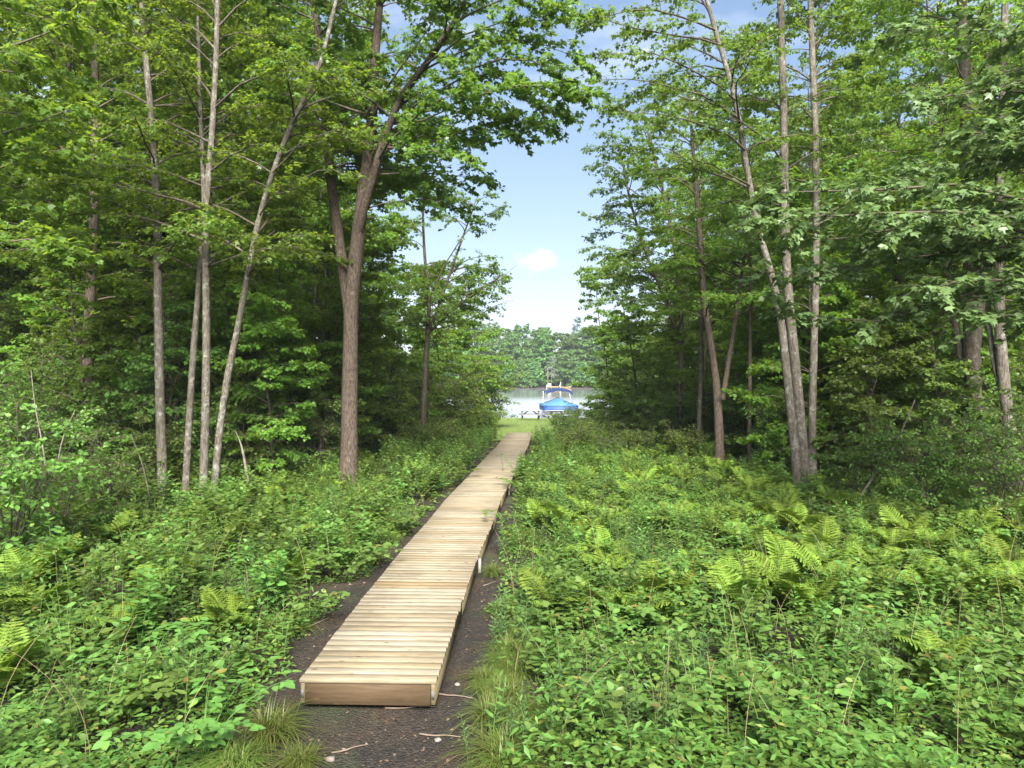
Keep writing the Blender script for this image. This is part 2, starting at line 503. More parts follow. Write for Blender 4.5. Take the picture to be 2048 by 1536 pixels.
def water_mat():
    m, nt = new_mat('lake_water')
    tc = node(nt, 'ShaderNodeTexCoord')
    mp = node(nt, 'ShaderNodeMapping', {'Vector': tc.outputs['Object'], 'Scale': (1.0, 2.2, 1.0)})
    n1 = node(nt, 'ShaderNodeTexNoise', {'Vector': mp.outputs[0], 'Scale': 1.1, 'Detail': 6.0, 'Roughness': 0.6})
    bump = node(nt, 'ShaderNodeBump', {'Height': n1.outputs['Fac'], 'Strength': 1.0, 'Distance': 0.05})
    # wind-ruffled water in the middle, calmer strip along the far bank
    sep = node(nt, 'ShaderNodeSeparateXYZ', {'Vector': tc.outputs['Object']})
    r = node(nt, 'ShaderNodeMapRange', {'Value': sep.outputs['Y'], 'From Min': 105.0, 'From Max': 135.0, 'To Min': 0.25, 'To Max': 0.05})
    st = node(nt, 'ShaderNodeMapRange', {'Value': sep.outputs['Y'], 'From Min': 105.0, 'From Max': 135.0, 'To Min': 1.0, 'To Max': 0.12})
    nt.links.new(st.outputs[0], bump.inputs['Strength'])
    pb = node(nt, 'ShaderNodeBsdfPrincipled', {'Base Color': (0.32, 0.33, 0.37, 1), 'Roughness': r.outputs[0], 'IOR': 1.6, 'Specular IOR Level': 0.5, 'Normal': bump.outputs[0]})  # pale base colour and raised IOR paint in the bright sky reflection
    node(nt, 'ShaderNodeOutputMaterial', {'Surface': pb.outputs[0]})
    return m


M_SOIL = soil_mat()
M_DECK = wood_mat('deck_pine', [(0.0, (0.215, 0.175, 0.115)), (0.2, (0.255, 0.22, 0.160)), (0.6, (0.285, 0.25, 0.19)), (0.85, (0.25, 0.205, 0.135)), (1.0, (0.21, 0.15, 0.08))])
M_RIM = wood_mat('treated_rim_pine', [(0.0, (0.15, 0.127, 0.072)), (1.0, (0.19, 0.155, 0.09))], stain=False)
M_FASCIA = wood_mat('shade_toned_end_pine', [(0.0, (0.075, 0.050, 0.027)), (1.0, (0.085, 0.057, 0.031))], stain=False)  # end board pine darkened: shade on its face is put into the colour
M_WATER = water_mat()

rng = np.random.default_rng(7)


# ------------------------------------------------------------------ ground, lawn, lake
def fbm(x, y):
    return (np.sin(x * 1.7 + 0.6 * np.sin(y * 1.3)) * np.cos(y * 1.9 + 0.7 * np.sin(x * 0.9)) * 0.5
            + 0.3 * np.sin(x * 4.1 + y * 2.3) * np.cos(y * 3.7 - x * 1.1) + 0.2 * np.sin(x * 9.3 - y * 7.1))


# boardwalk centre line (world x, y), read off the photograph
BW = np.array([(-1.298, 6.38), (-1.278, 7.09), (-1.212, 9.13), (-1.08, 12.0), (-0.933, 14.25), (-0.82, 16.5), (-0.593, 19.8),
               (-0.293, 23.8), (0.05, 29.5), (0.383, 35.1)])
DECK_Z, BW_W = 0.25, 1.22


def bw_x(y):
    return np.interp(y, BW[:, 1], BW[:, 0])


def ground_z(x, y):
    x, y = np.asarray(x, float), np.asarray(y, float)
    z = 0.035 * fbm(x, y) * np.clip((np.abs(x - bw_x(y)) - 0.3), 0.25, 1.0)
    z = z - 0.02
    z = z + np.interp(y, [0, 36, 44, 55, 59, 64, 75, 120, 200, 226, 236, 250, 340, 700, 4000],
                      [0, 0, -0.10, -0.32, -0.42, -0.85, -1.8, -3.5, -3.5, -1.8, -0.2, 0.5, 5, 9, 9])
    return z


xs = np.concatenate([[-4000, -1200, -500, -250, -120, -70], np.arange(-45, -5, 1.0), np.arange(-5, 6, 0.2), np.arange(6, 46, 1.0), [70, 120, 250, 500, 1200, 4000]])
ys = np.concatenate([[-1500, -300, -80, -30, -12, -4, 0, 2.5], np.arange(4, 16, 0.2), np.arange(16, 36, 0.5), np.arange(36, 80, 1.0), np.arange(80, 220, 12), np.arange(220, 260, 4), [280, 310, 350, 420, 600, 900, 1800, 4000]])
X, Y = np.meshgrid(xs, ys)
Z = ground_z(X, Y)
idx = np.arange(X.size).reshape(X.shape)
quads = np.stack([idx[:-1, :-1], idx[:-1, 1:], idx[1:, 1:], idx[1:, :-1]], -1).reshape(-1, 4)
tag(link('ground', mesh('ground', np.stack([X, Y, Z], -1), [quads], M_SOIL, smooth=True)),
    'dark bare soil and leaf litter under the plants', None, None, 'structure')

wx = np.array([-4000, -600, -200, -60, 0, 60, 200, 600, 4000.0])
wy = np.array([57, 80, 120, 160, 200, 240.0])
X, Y = np.meshgrid(wx, wy)
idx = np.arange(X.size).reshape(X.shape)
quads = np.stack([idx[:-1, :-1], idx[:-1, 1:], idx[1:, 1:], idx[1:, :-1]], -1).reshape(-1, 4)
WATER_Z = -0.62
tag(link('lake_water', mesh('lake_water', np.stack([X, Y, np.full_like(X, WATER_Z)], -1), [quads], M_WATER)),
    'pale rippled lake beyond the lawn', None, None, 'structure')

# mown lawn between the boardwalk and the lake
lx, ly = np.arange(-6, 16.1, 0.8), np.arange(33.2, 60.5, 0.8)
X, Y = np.meshgrid(lx, ly)
Z = np.interp(Y, ys, np.interp(ys, ys, ground_z(np.zeros_like(ys), ys))) + 0.03
edge = 0.5 * np.sin(Y * 1.3) + 0.3 * np.sin(Y * 3.1)
idx = np.arange(X.size).reshape(X.shape)
quads = np.stack([idx[:-1, :-1], idx[:-1, 1:], idx[1:, 1:], idx[1:, :-1]], -1).reshape(-1, 4)
M_TURF = plain_mat('lawn_turf', (0.12, 0.165, 0.033), 0.9, noise=0.35, nscale=1.5)
tag(link('lawn', mesh('lawn', np.stack([X, Y, Z + 0.02], -1), [quads], M_TURF, smooth=True)),
    'sunny mown lawn between the boardwalk end and the lake', None, None, 'structure')
n = 30000
gx, gy = rng.uniform(-5.5, 15.5, n), rng.uniform(33.3, 60, n)
gz = np.interp(gy, ys, ground_z(np.zeros_like(ys), ys)) + 0.03
pos = np.stack([gx, gy, gz], -1)
d = norm(np.stack([rng.normal(0, .5, n), rng.normal(0, .5, n), np.ones(n)], -1))
V, T = leaves(pos, d, rng.normal(size=(n, 3)), rng.uniform(0.05, 0.11, n), (np.array([[-.12, 0, 0], [.12, 0, 0], [0, 1, 0.]]), np.array([[0, 1, 2]])))
tag(link('lawn_grass', mesh('lawn_grass', V, [T], M_LAWN)), 'short yellow-green mown grass by the lake', None, None, 'stuff')

# ------------------------------------------------------------------ boardwalk
bw = thing('boardwalk', 'long straight boardwalk of new pale pine planks leading to the lake', 'boardwalk', (BW[0, 0], BW[0, 1], 0))
bw_off = np.array([BW[0, 0], BW[0, 1], 0])
SEC = 2.44
cum = np.concatenate([[0], np.cumsum(np.linalg.norm(np.diff(BW, axis=0), axis=1))])
total = cum[-1]
nsec = int(round(total / SEC))
nodes_s = np.linspace(0, total, nsec + 1)
nodes = np.stack([np.interp(nodes_s, cum, BW[:, 0]), np.interp(nodes_s, cum, BW[:, 1])], -1)
nodes[1:-1, 0] += rng.normal(0, 0.02, nsec - 1)
dip = np.array([0, 0, -.012, 0.006, -.008, -.02, 0, 0.01, -.01, -.03, -.015, 0, 0])[:nsec + 1]
plank_meshes = []
for i in range(6):
    g = Geo()
    g.box((0, 0, 0), (BW_W + 0.02 + rng.uniform(-.008, .008), 0.1325 + rng.uniform(-.004, .003), 0.036), None, 0.006)
    plank_meshes.append(g.mesh('plank', M_DECK))
rim_geo = {}
for s in range(nsec):
    a, b = nodes[s], nodes[s + 1]
    dirv = norm(b - a)
    ln = np.linalg.norm(b - a)
    yaw = math.atan2(dirv[1], dirv[0]) - math.pi / 2
    za, zb = dip[s], dip[s + 1]
    npl = int(round(ln / 0.1415))
    pitch = math.atan2(zb - za, ln)
    for i in range(npl):
        t = (i + 0.5) / npl
        c = a + (b - a) * t
        o = link('plank', plank_meshes[rng.integers(6)], bw,
                 (c[0] - bw_off[0] + rng.normal(0, .003), c[1] - bw_off[1], DECK_Z - 0.018 + za + (zb - za) * t + rng.normal(0, .0012)),
                 (pitch, rng.normal(0, .0012), yaw + rng.normal(0, .0016) + (math.pi if rng.random() < .5 else 0)))
    perp = np.array([dirv[1], -dirv[0]])
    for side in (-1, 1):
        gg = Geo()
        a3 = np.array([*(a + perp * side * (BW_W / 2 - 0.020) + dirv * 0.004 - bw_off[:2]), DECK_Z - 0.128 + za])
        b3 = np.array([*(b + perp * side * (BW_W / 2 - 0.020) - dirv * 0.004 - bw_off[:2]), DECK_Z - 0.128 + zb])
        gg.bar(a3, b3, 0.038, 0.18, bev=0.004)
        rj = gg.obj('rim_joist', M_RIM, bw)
    # sleeper block under the joint
    for side in (-1, 1):
        gp = Geo()
        c = b + perp * side * (BW_W / 2 + 0.03) - dirv * 0.25 - bw_off[:2]
        if side == 1 and s in (1, 4, 7):
            gp.box((c[0], c[1], 0.04), (0.045, 0.09, 0.30), None, 0.004)
            gp.obj('support_post', plain_mat('weathered_post', (0.24, 0.225, 0.20), 0.8, noise=0.25, nscale=20), bw)
# end board facing the camera, with a staple tag on each rim end
d0 = norm(nodes[1] - nodes[0])
p0 = np.array([d0[1], -d0[0]])
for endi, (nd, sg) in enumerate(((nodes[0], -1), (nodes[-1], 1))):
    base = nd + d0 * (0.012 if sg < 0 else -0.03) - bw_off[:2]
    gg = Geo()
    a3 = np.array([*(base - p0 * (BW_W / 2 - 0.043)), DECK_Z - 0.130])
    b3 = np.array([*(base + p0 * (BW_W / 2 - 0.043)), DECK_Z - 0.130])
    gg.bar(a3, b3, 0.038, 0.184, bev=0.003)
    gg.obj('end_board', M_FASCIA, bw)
M_TAG = plain_mat('paper_tag', (0.13, 0.127, 0.122), 0.8, noise=0.3, spec=0.2, nscale=60)
for side in (-1, 1):
    base = nodes[0] - d0 * 0.001 + p0 * side * (BW_W / 2 - 0.020) - bw_off[:2]
    gg = Geo()
    gg.box((base[0], base[1] - 0.002, DECK_Z - 0.125), (0.026, 0.004, 0.075), None)
    gg.obj('paper_tag', M_TAG, bw)

# ------------------------------------------------------------------ trees
def lane_free(p):
    """True where foliage may grow: keeps the open ride above the boardwalk free"""
    x, y, z = p[..., 0], p[..., 1], p[..., 2]
    wob = 0.35 * np.sin(z * 1.7 + y * 0.5) + 0.25 * np.sin(z * 4.1 + 1.0)
    left = np.where(y > 23, np.where(z > 4.5, 0.0 + 0.3 * wob, np.interp(y, [23, 45], [-0.6, -0.4])), np.where(z > 7.9 + 0.6 * np.sin(x * 2 + y), 2.2 + wob * 0.5, np.interp(z, [3, 5, 8], [-2.2, -1.2, -0.35]) + 0.5 * wob))
    right = np.where(y > 23, 0.092 * y + 0.5 * wob + 0.10, np.where(z > 7.0, 1.75 + wob * 0.4, np.interp(y, [0, 23], [1.4, 2.2]) + wob * 0.5))
    mid = 0.5 * (np.where(y > 23, 0.0, -0.3) + right)
    over = (y < 23) & (z > 7.9)
    return np.where(over, True, (x < left) | (x > right)) & ~((x > -3.5) & (x < 3.0) & (y < 11) & (z < 9))


def grow(rng, stems, limb_z, n_limbs, limb_len, leaf_size, tpl, leaf_gap=0.085, twig_gap=0.20, twig_len=0.9, rise=0.45,
         extra=None, az_pref=None, check=None, stem_sides=9, leaf_up=0.85, per_node=3, droop=0.25, limb_sides=5, top_len=0.45, leaf_jit=0.06):
    """stems: list of (path (n,3), radii (n,)). Returns Geo trunk, Geo branches, leaf arrays"""
    trunk, br = Geo(), Geo()
    for path, rad in stems:
        k = stem_sides
        V, q = tubes(path[None], rad[None], k)
        # flare and slight irregularity
        V = V.reshape(len(path), k, 3)
        c = path[:, None, :]
        wig = 1 + 0.06 * np.sin(np.arange(k)[None, :] * 2.4 + np.linspace(0, 9, len(path))[:, None]) + rng.normal(0, 0.03, (len(path), k))
        V = c + (V - c) * wig[..., None]
        trunk.add(V.reshape(-1, 3), None, q)
    limbs = []
    for path, rad in stems:
        z0, z1 = max(limb_z, path[0, 2] + 0.2), path[-1, 2]
        m = max(1, int(n_limbs / len(stems)))
        zz = np.sort(rng.uniform(z0, z1, m))
        for j, z in enumerate(zz):
            u = np.interp(z, path[:, 2], np.arange(len(path)))
            i0 = min(int(u), len(path) - 2)
            o = path[i0] + (path[i0 + 1] - path[i0]) * (u - i0)
            r = rad[i0] + (rad[i0 + 1] - rad[i0]) * (u - i0)
            f = (z - z0) / max(z1 - z0, 1e-3)
            ln = rng.uniform(*limb_len) * (1 - (1 - top_len) * f ** 1.3)
            for _ in range(8):
                az = rng.uniform(0, 2 * np.pi) if az_pref is None or rng.random() < 0.3 else az_pref[rng.integers(len(az_pref))] + rng.normal(0, 0.5)
                dh = np.array([math.cos(az), math.sin(az), 0])
                tip = o + dh * ln
                if check is None or (check(tip[None])[0] and check((o + dh * ln * .6)[None])[0]):
                    break
            s = np.linspace(0, 1, 7)
            el = rise * (0.7 + 0.9 * f) * rng.uniform(0.6, 1.4)
            bend = rng.normal(0, 0.15)
            side = np.array([-dh[1], dh[0], 0])
            pts = o + np.outer(s * ln, dh) + np.outer(bend * ln * s ** 2, side)
            pts[:, 2] += ln * (el * s * 1.5 - el * 0.8 * s ** 2 - droop * 0.35 * s ** 2.5)
            pts[1:] += rng.normal(0, 0.03 * ln / 3, (6, 3))
            r0 = min(0.5 * r + 0.003, 0.010 + 0.008 * ln)
            limbs.append((pts, r0))
    for ex in (extra or []):
        pts = smooth_path(ex[0], 9)[:, :]
        pts = smooth_path(pts, 7)
        pts[1:-1] += rng.normal(0, 0.03, (5, 3))
        limbs.append((pts, ex[1]))
    LP = np.stack([l[0] for l in limbs])
    LR = np.stack([np.linspace(l[1], 0.005, 7) for l in limbs])
    V, q = tubes(LP, LR, limb_sides)
    br.add(V, None, q)
    # side twigs
    tp, td, tl = [], [], []
    for pts, r0 in limbs:
        ln = np.linalg.norm(np.diff(pts, axis=0), axis=1).sum()
        m = max(3, int(ln / twig_gap))
        s = np.sort(np.concatenate([rng.uniform(0.18, 1.0, m), [1.0, 1.0, 0.97]]))
        u = s * 6
        i0 = np.minimum(u.astype(int), 5)
        o = pts[i0] + (pts[i0 + 1] - pts[i0]) * (u - i0)[:, None]
        t = norm(pts[i0 + 1] - pts[i0])
        th = norm(t * np.array([1, 1, 0.35]))
        sd = norm(np.cross(th, np.array([0, 0, 1.0])))
        sgn = np.where(np.arange(len(s)) % 2 == 0, 1, -1)[:, None]
        ang = rng.uniform(0.45, 1.15, len(s))[:, None]
        dd = th * np.cos(ang) + sd * sgn * np.sin(ang) + np.array([0, 0, 1.0]) * rng.normal(0.08, 0.25, (len(s), 1))
        tp.append(o); td.append(norm(dd))
        tl.append(twig_len * rng.uniform(0.45, 1.1, len(s)) * (1.15 - 0.55 * s) * min(1.0, 0.45 + ln / 5))
    tp, td, tl = np.concatenate(tp), np.concatenate(td), np.concatenate(tl)
    s = np.linspace(0, 1, 4)
    TP = tp[:, None, :] + td[:, None, :] * (tl[:, None] * s)[..., None]
    TP[:, :, 2] += (tl[:, None] * (-0.30 * droop * 2 * s ** 2))
    TP[:, 1:] += rng.normal(0, 0.02, (len(tp), 3, 3))
    if check is not None:
        ok = check(TP[:, -1]) & check(TP[:, 1])
        TP, tl, td = TP[ok], tl[ok], td[ok]
    TR = np.repeat(np.array([[0.007, 0.0055, 0.004, 0.002]]), len(TP), 0)
    V, q = tubes(TP, TR, 3)
    br.add(V, None, q)
    # leaves along the twigs
    m = np.maximum(2, (tl / leaf_gap).astype(int)) + 1
    ti = np.repeat(np.arange(len(TP)), m * per_node)
    u = rng.uniform(0.12, 1.04, len(ti)) * 3
    i0 = np.clip(u.astype(int), 0, 2)
    base = TP[ti, i0] + (TP[ti, i0 + 1] - TP[ti, i0]) * (u - i0)[:, None]
    t = norm(TP[ti, 3] - TP[ti, 0])
    sd = norm(np.cross(t, np.array([0, 0, 1.0])))
    sgn = np.where(rng.random(len(ti)) < 0.5, 1, -1)[:, None]
    out = norm(t * rng.uniform(0.2, 1.0, (len(ti), 1)) + sd * sgn * rng.uniform(0.3, 1.0, (len(ti), 1)) + np.array([0, 0, 1.0]) * rng.normal(-0.15 - droop, 0.30, (len(ti), 1)))
    nrm = norm(np.array([0, 0, 1.0]) * leaf_up + rng.normal(0, 0.38, (len(ti), 3)))
    pos = base + out * rng.uniform(0.01, leaf_jit, (len(ti), 1)) + rng.normal(0, leaf_jit * .5, (len(ti), 3))
    size = leaf_size * rng.uniform(0.5, 1.32, len(ti))
    if check is not None:
        ok = check(pos)
        pos, out, nrm, size = pos[ok], out[ok], nrm[ok], size[ok]
    LV, LT = leaves(pos, out, nrm, size, tpl)
    return trunk, br, (LV, LT)


def px_stem(pts, d0, d1, w0, w1, top=None, n=22):
    """trunk polyline from photo pixels; d0/d1 depth at foot/top, w0/w1 width in px, top = extra world metres above"""
    k = len(pts)
    ds = np.linspace(d0, d1, k)
    w = np.array([P(x, y, d) for (x, y), d in zip(pts, ds)])
    if w[0, 2] < 0.9:
        w[0, 2] = ground_z(w[0, 0], w[0, 1]) - 0.1
    ww = np.linspace(w0, w1, k) * ds / F / 2
    if top:
        last = w[-1] + norm(w[-1] - w[-2]) * top
        w = np.vstack([w, last])
        ww = np.append(ww, ww[-1] * 0.25)
    path = smooth_path(w, n)
    cs = np.concatenate([[0], np.cumsum(np.linalg.norm(np.diff(w, axis=0), axis=1))])
    cp = np.concatenate([[0], np.cumsum(np.linalg.norm(np.diff(path, axis=0), axis=1))])
    rad = np.interp(cp / cp[-1], cs / cs[-1], ww)
    flare = 1 + (0.35 if w[0, 2] < 0.3 else 0.0) * np.exp(-(path[:, 2] - path[0, 2]) / 0.35)
    return path, rad * flare


def make_tree(name, label, stems, bark, leaf, group=None, cat='tree', seed=1, **kw):
    r = np.random.default_rng(seed)
    tr, br, lv = grow(r, stems, check=lane_free, **kw)
    o = stems[0][0][0].copy()
    root = thing(name, label, cat, tuple(o), 0, group)
    tr.V = [v - o for v in tr.V]; br.V = [v - o for v in br.V]
    tr.obj('trunk', bark, root, True)
    tag(br.obj('branches', M_TWIG if bark is not M_BARK_GREY else M_BARK_DARK, root, True), kind='stuff')
    tag(link('crown', mesh('crown', lv[0] - o, [lv[1]], leaf), root), kind='stuff')
    return root


E = lambda *pts: [P(*p) for p in pts]
RIGHT, LEFT, FWD, BACK = 0.0, math.pi, math.pi / 2, -math.pi / 2

# big forked maple left of the boardwalk; its right-hand boughs hang over the ride
L1 = [px_stem([(697, 988), (699, 850), (701, 700), (704, 590), (722, 420), (742, 260), (750, 120), (760, 0)], 18.3, 17.8, 37, 15, 2.0),
      px_stem([(702, 640), (690, 560), (678, 480), (664, 380), (652, 250), (640, 110), (628, -20)], 18.25, 18.6, 25, 13, 2.0),
      px_stem([(715, 470), (735, 390), (765, 290), (800, 200), (850, 130), (905, 50), (950, -40)], 18.0, 16.0, 19, 9, 1.0)]
make_tree('forked_maple', 'large forked brown-barked maple rising beside the boardwalk, boughs reaching over it', L1, M_BARK_BROWN, M_OVERHANG, seed=11,
          limb_z=7.4, n_limbs=54, limb_len=(2.2, 4.0), leaf_size=0.108, leaf_gap=.066, tpl=MAPLE_FINE, rise=0.4, twig_gap=.17, twig_len=1.1, az_pref=[RIGHT, FWD, FWD + .7, FWD - .7, LEFT], stem_sides=12,
          extra=[(E((780, 250, 17.5), (870, 215, 16), (960, 185, 14.8), (1060, 170, 14.2), (1160, 190, 14.0)), 0.035),
                 (E((800, 210, 17.3), (900, 150, 15.8), (1000, 120, 15), (1080, 125, 14.6), (1130, 165, 14.6)), 0.035),
                 (E((745, 300, 17.7), (850, 285, 16.4), (930, 265, 15.6), (1010, 240, 15.2), (1090, 255, 14.8)), 0.03),
                 (E((780, 250, 17.5), (880, 180, 16.2), (980, 145, 15.4), (1060, 205, 15.0), (1120, 230, 14.8)), 0.03),
                 (E((830, 150, 17), (930, 100, 16), (1030, 80, 15.2), (1140, 110, 14.8)), 0.03),
                 (E((760, 280, 17.6), (850, 235, 16.6), (950, 215, 15.8), (1030, 280, 15.2)), 0.025),
                 (E((850, 130, 16.6), (930, 75, 15.5), (1000, 45, 15), (1090, 40, 14.6)), 0.03),
                 (E((900, 55, 16), (960, 20, 15.2), (1040, -10, 14.6), (1120, 20, 14.2)), 0.03),
                 (E((740, 250, 17.8), (800, 130, 16.8), (860, 50, 16), (900, -40, 15.5)), 0.03),
                 (E((735, 350, 17.9), (820, 345, 17.2), (900, 350, 16.8), (965, 360, 16.5)), 0.025),
                 (E((725, 420, 18.0), (800, 400, 17.2), (880, 400, 16.8), (950, 440, 16.6)), 0.022),
                 (E((745, 280, 17.8), (830, 300, 16.0), (900, 305, 15.0), (955, 330, 14.6)), 0.025)])

# clump of three pale lichened stems on the left
make_tree('triple_stem_maple', 'clump of three slender lichen-spotted grey trunks leaning apart in the left weeds',
          [px_stem([(405, 1030), (411, 850), (413, 700), (412, 560), (411, 430), (422, 300), (432, 130), (436, -20)], 16.2, 16.2, 17, 10, 4),
           px_stem([(370, 985), (378, 850), (386, 720), (394, 610), (402, 500), (408, 400), (400, 200), (395, 0)], 16.6, 16.8, 14, 7, 3),
           px_stem([(425, 985), (440, 860), (458, 740), (475, 660), (497, 540), (520, 430), (548, 340), (585, 245), (640, 130), (668, 20)], 16.5, 16.2, 15, 8, 3)],
          M_BARK_GREY, M_MAPLE, seed=12, limb_z=5.2, az_pref=[FWD, FWD + .9, FWD - .9, LEFT], n_limbs=90, limb_len=(1.8, 3.4), leaf_size=0.10, leaf_gap=.066, tpl=MAPLE, rise=0.5,
          extra=[(E((545, 345, 16.2), (600, 290, 15.8), (660, 262, 15.4), (720, 268, 15)), 0.02),
                 (E((520, 430, 16.2), (570, 380, 15.5), (640, 340, 15), (690, 350, 14.8)), 0.02)])
make_tree('slender_maple', 'single slender grey lichened trunk just left of the three-stemmed clump',
          [px_stem([(328, 1010), (322, 850), (318, 700), (316, 560), (314, 430), (308, 300), (297, 170), (287, 60), (282, -40)], 16.8, 17.2, 19, 10, 4)],
          M_BARK_GREY, M_MAPLE, seed=13, limb_z=5.0, az_pref=[FWD, FWD + .9, FWD - .9], n_limbs=56, limb_len=(1.8, 3.4), leaf_size=0.10, leaf_gap=.066, tpl=MAPLE, rise=0.5)
make_tree('straight_maple', 'straight brown trunk standing in shade on the far left, darker below',
          [px_stem([(172, 950), (174, 800), (178, 640), (186, 480), (190, 330), (190, 150), (188, -20)], 22, 22.3, 24, 12, 4)],
          M_BARK_BROWN, M_MAPLE, seed=14, limb_z=5.0, az_pref=[FWD, FWD + .9, FWD - .9], n_limbs=64, limb_len=(2.0, 3.8), leaf_size=0.105, leaf_gap=.07, tpl=MAPLE)
make_tree('bent_maple', 'bent grey trunk curving up to the left behind the slender maple',
          [px_stem([(276, 890), (279, 740), (283, 620), (285, 480), (272, 330), (262, 220), (250, 80), (240, -30)], 25, 25, 18, 10, 4)],
          M_BARK_GREY, M_MAPLE, seed=15, limb_z=6.5, n_limbs=46, limb_len=(2.0, 3.6), leaf_size=0.15, tpl=MAPLE,
          extra=[(E((285, 640, 25), (265, 620, 24.5), (250, 590, 24.2), (236, 560, 24)), 0.03)])
# small many-limbed maple at the lakeward end of the left edge
make_tree('small_open_maple', 'small maple with spreading forked limbs left of the far boardwalk end',
          [px_stem([(845, 905), (848, 800), (853, 700), (856, 655), (858, 600), (850, 520), (846, 430), (850, 360)], 28, 28, 12, 4, 1.0),
           px_stem([(855, 668), (875, 620), (895, 560), (920, 490), (945, 420)], 28, 27.5, 8, 3, 0.6),
           px_stem([(858, 665), (900, 625), (945, 590), (990, 560)], 28, 27.5, 6, 3, 0.4)],
          M_BARK_DARK, M_OVERHANG, seed=16, limb_z=4.6, n_limbs=54, limb_len=(1.3, 2.8), leaf_size=0.105, leaf_gap=.07, tpl=MAPLE, rise=0.4,
          extra=[(E((858, 650, 28), (930, 590, 27.6), (1000, 560, 27.5), (1036, 528, 27.4)), 0.03),
                 (E((858, 600, 28), (920, 480, 27.5), (970, 430, 27.3), (1000, 415, 27.2)), 0.03),
                 (E((858, 660, 28), (930, 640, 27.8), (990, 610, 27.6), (1030, 600, 27.5)), 0.025)])
make_tree('thin_sapling', 'thin pale sapling trunk standing in shade between the clump and the forked maple',
          [px_stem([(618, 905), (624, 760), (630, 600), (640, 430), (650, 260)], 27, 27, 9, 5, 2)], M_BARK_GREY, M_FOREST, seed=17,
          limb_z=5.5, n_limbs=26, limb_len=(1.2, 2.4), leaf_size=0.105, leaf_gap=.07, tpl=MAPLE)
make_tree('leaning_sapling', 'thin leaning sapling in shade, left of the pale sapling behind the three-stemmed clump',
          [px_stem([(575, 930), (588, 790), (600, 640), (604, 520), (600, 380)], 26, 27, 10, 5, 2)], M_BARK_DARK, M_FOREST, seed=18,
          limb_z=5.0, n_limbs=26, limb_len=(1.2, 2.4), leaf_size=0.105, leaf_gap=.07, tpl=MAPLE)
# boughs of a maple that stands just outside the view on the left
make_tree('overhanging_maple', 'dark boughs of a maple reaching into view at the upper left corner',
          [px_stem([(-260, 1060), (-255, 800), (-250, 500), (-250, 200), (-250, -100)], 12.5, 12.5, 40, 22, 3)],
          M_BARK_DARK, M_MAPLE, seed=19, limb_z=6.0, n_limbs=26, limb_len=(2.0, 4.2), leaf_size=0.13, tpl=MAPLE_FINE, rise=0.25, az_pref=[RIGHT, FWD],
          extra=[(E((-240, 330, 12.5), (-60, 285, 12.5), (60, 250, 12.6), (150, 215, 12.8)), 0.04),
                 (E((-240, 420, 12.5), (-40, 350, 12.4), (60, 310, 12.4), (170, 290, 12.6)), 0.03),
                 (E((-240, 150, 12.5), (-60, 110, 12.6), (90, 70, 12.8), (210, 10, 13)), 0.04),
                 (E((-240, 560, 12.5), (-60, 500, 12.4), (60, 480, 12.3), (130, 500, 12.2)), 0.03)])

# right side
make_tree('twin_stem_maple', 'pair of thick grey trunks joined at the foot, right of the clearing',
          [px_stem([(1597, 1000), (1592, 920), (1578, 790), (1562, 640), (1545, 560), (1515, 450), (1492, 330), (1470, 200), (1430, 60), (1400, -50)], 18.2, 17.4, 20, 7, 2.5),
           px_stem([(1610, 985), (1604, 880), (1592, 740), (1578, 600), (1570, 450), (1568, 280), (1564, 120), (1560, -20)], 18.4, 18.4, 23, 12, 4),
           ],
          M_BARK_GREY, M_OVERHANG, seed=21, limb_z=7.4, n_limbs=44, limb_len=(1.8, 3.4), leaf_size=0.105, leaf_gap=.07, tpl=MAPLE, rise=0.5, az_pref=[LEFT, FWD, FWD + .8, RIGHT],
          extra=[(E((1470, 200, 17.5), (1400, 150, 16.5), (1310, 110, 15.8), (1225, 110, 15.2)), 0.03),
                 (E((1490, 300, 17.6), (1420, 250, 16.5), (1320, 230, 15.6), (1220, 215, 15.2)), 0.03),
                 (E((1480, 240, 17.5), (1400, 190, 16.4), (1300, 165, 15.8), (1205, 160, 15.4)), 0.03),
                 (E((1440, 90, 17.4), (1360, 70, 16.5), (1270, 60, 15.8), (1175, 20, 15.3)), 0.03),
                 (E((1430, 60, 17.4), (1350, 30, 16.5), (1260, 20, 15.5), (1180, 50, 15)), 0.03),
                 (E((1500, 370, 17.6), (1420, 330, 17), (1330, 310, 16.6), (1250, 290, 16.2)), 0.025)])
make_tree('upright_maple', 'upright grey trunk close behind and right of the joined pair',
          [px_stem([(1626, 985), (1624, 850), (1628, 700), (1632, 540), (1632, 400), (1630, 250), (1624, 100), (1620, -20)], 18.9, 18.9, 16, 11, 4)],
          M_BARK_GREY, M_OVERHANG, seed=22, limb_z=6.5, az_pref=[FWD, FWD + .9, FWD - .9, RIGHT], n_limbs=32, limb_len=(1.6, 3.0), leaf_size=0.105, leaf_gap=.07, tpl=MAPLE, rise=0.5)
make_tree('crooked_maple', 'crooked brown trunk tangled with bare twigs behind the ferns',
          [px_stem([(1440, 960), (1438, 860), (1432, 760), (1420, 680), (1408, 600), (1400, 480), (1390, 350)], 22, 22, 19, 9, 2.5),
           px_stem([(1445, 800), (1456, 730), (1468, 660), (1476, 600), (1490, 500)], 22.1, 22.5, 11, 6, 2.0)],
          M_BARK_BROWN, M_FOREST, seed=23, limb_z=4.6, az_pref=[FWD, FWD + 1.2, FWD - 1.2, LEFT], n_limbs=50, limb_len=(1.4, 3.0), leaf_size=0.105, leaf_gap=.07, tpl=MAPLE)
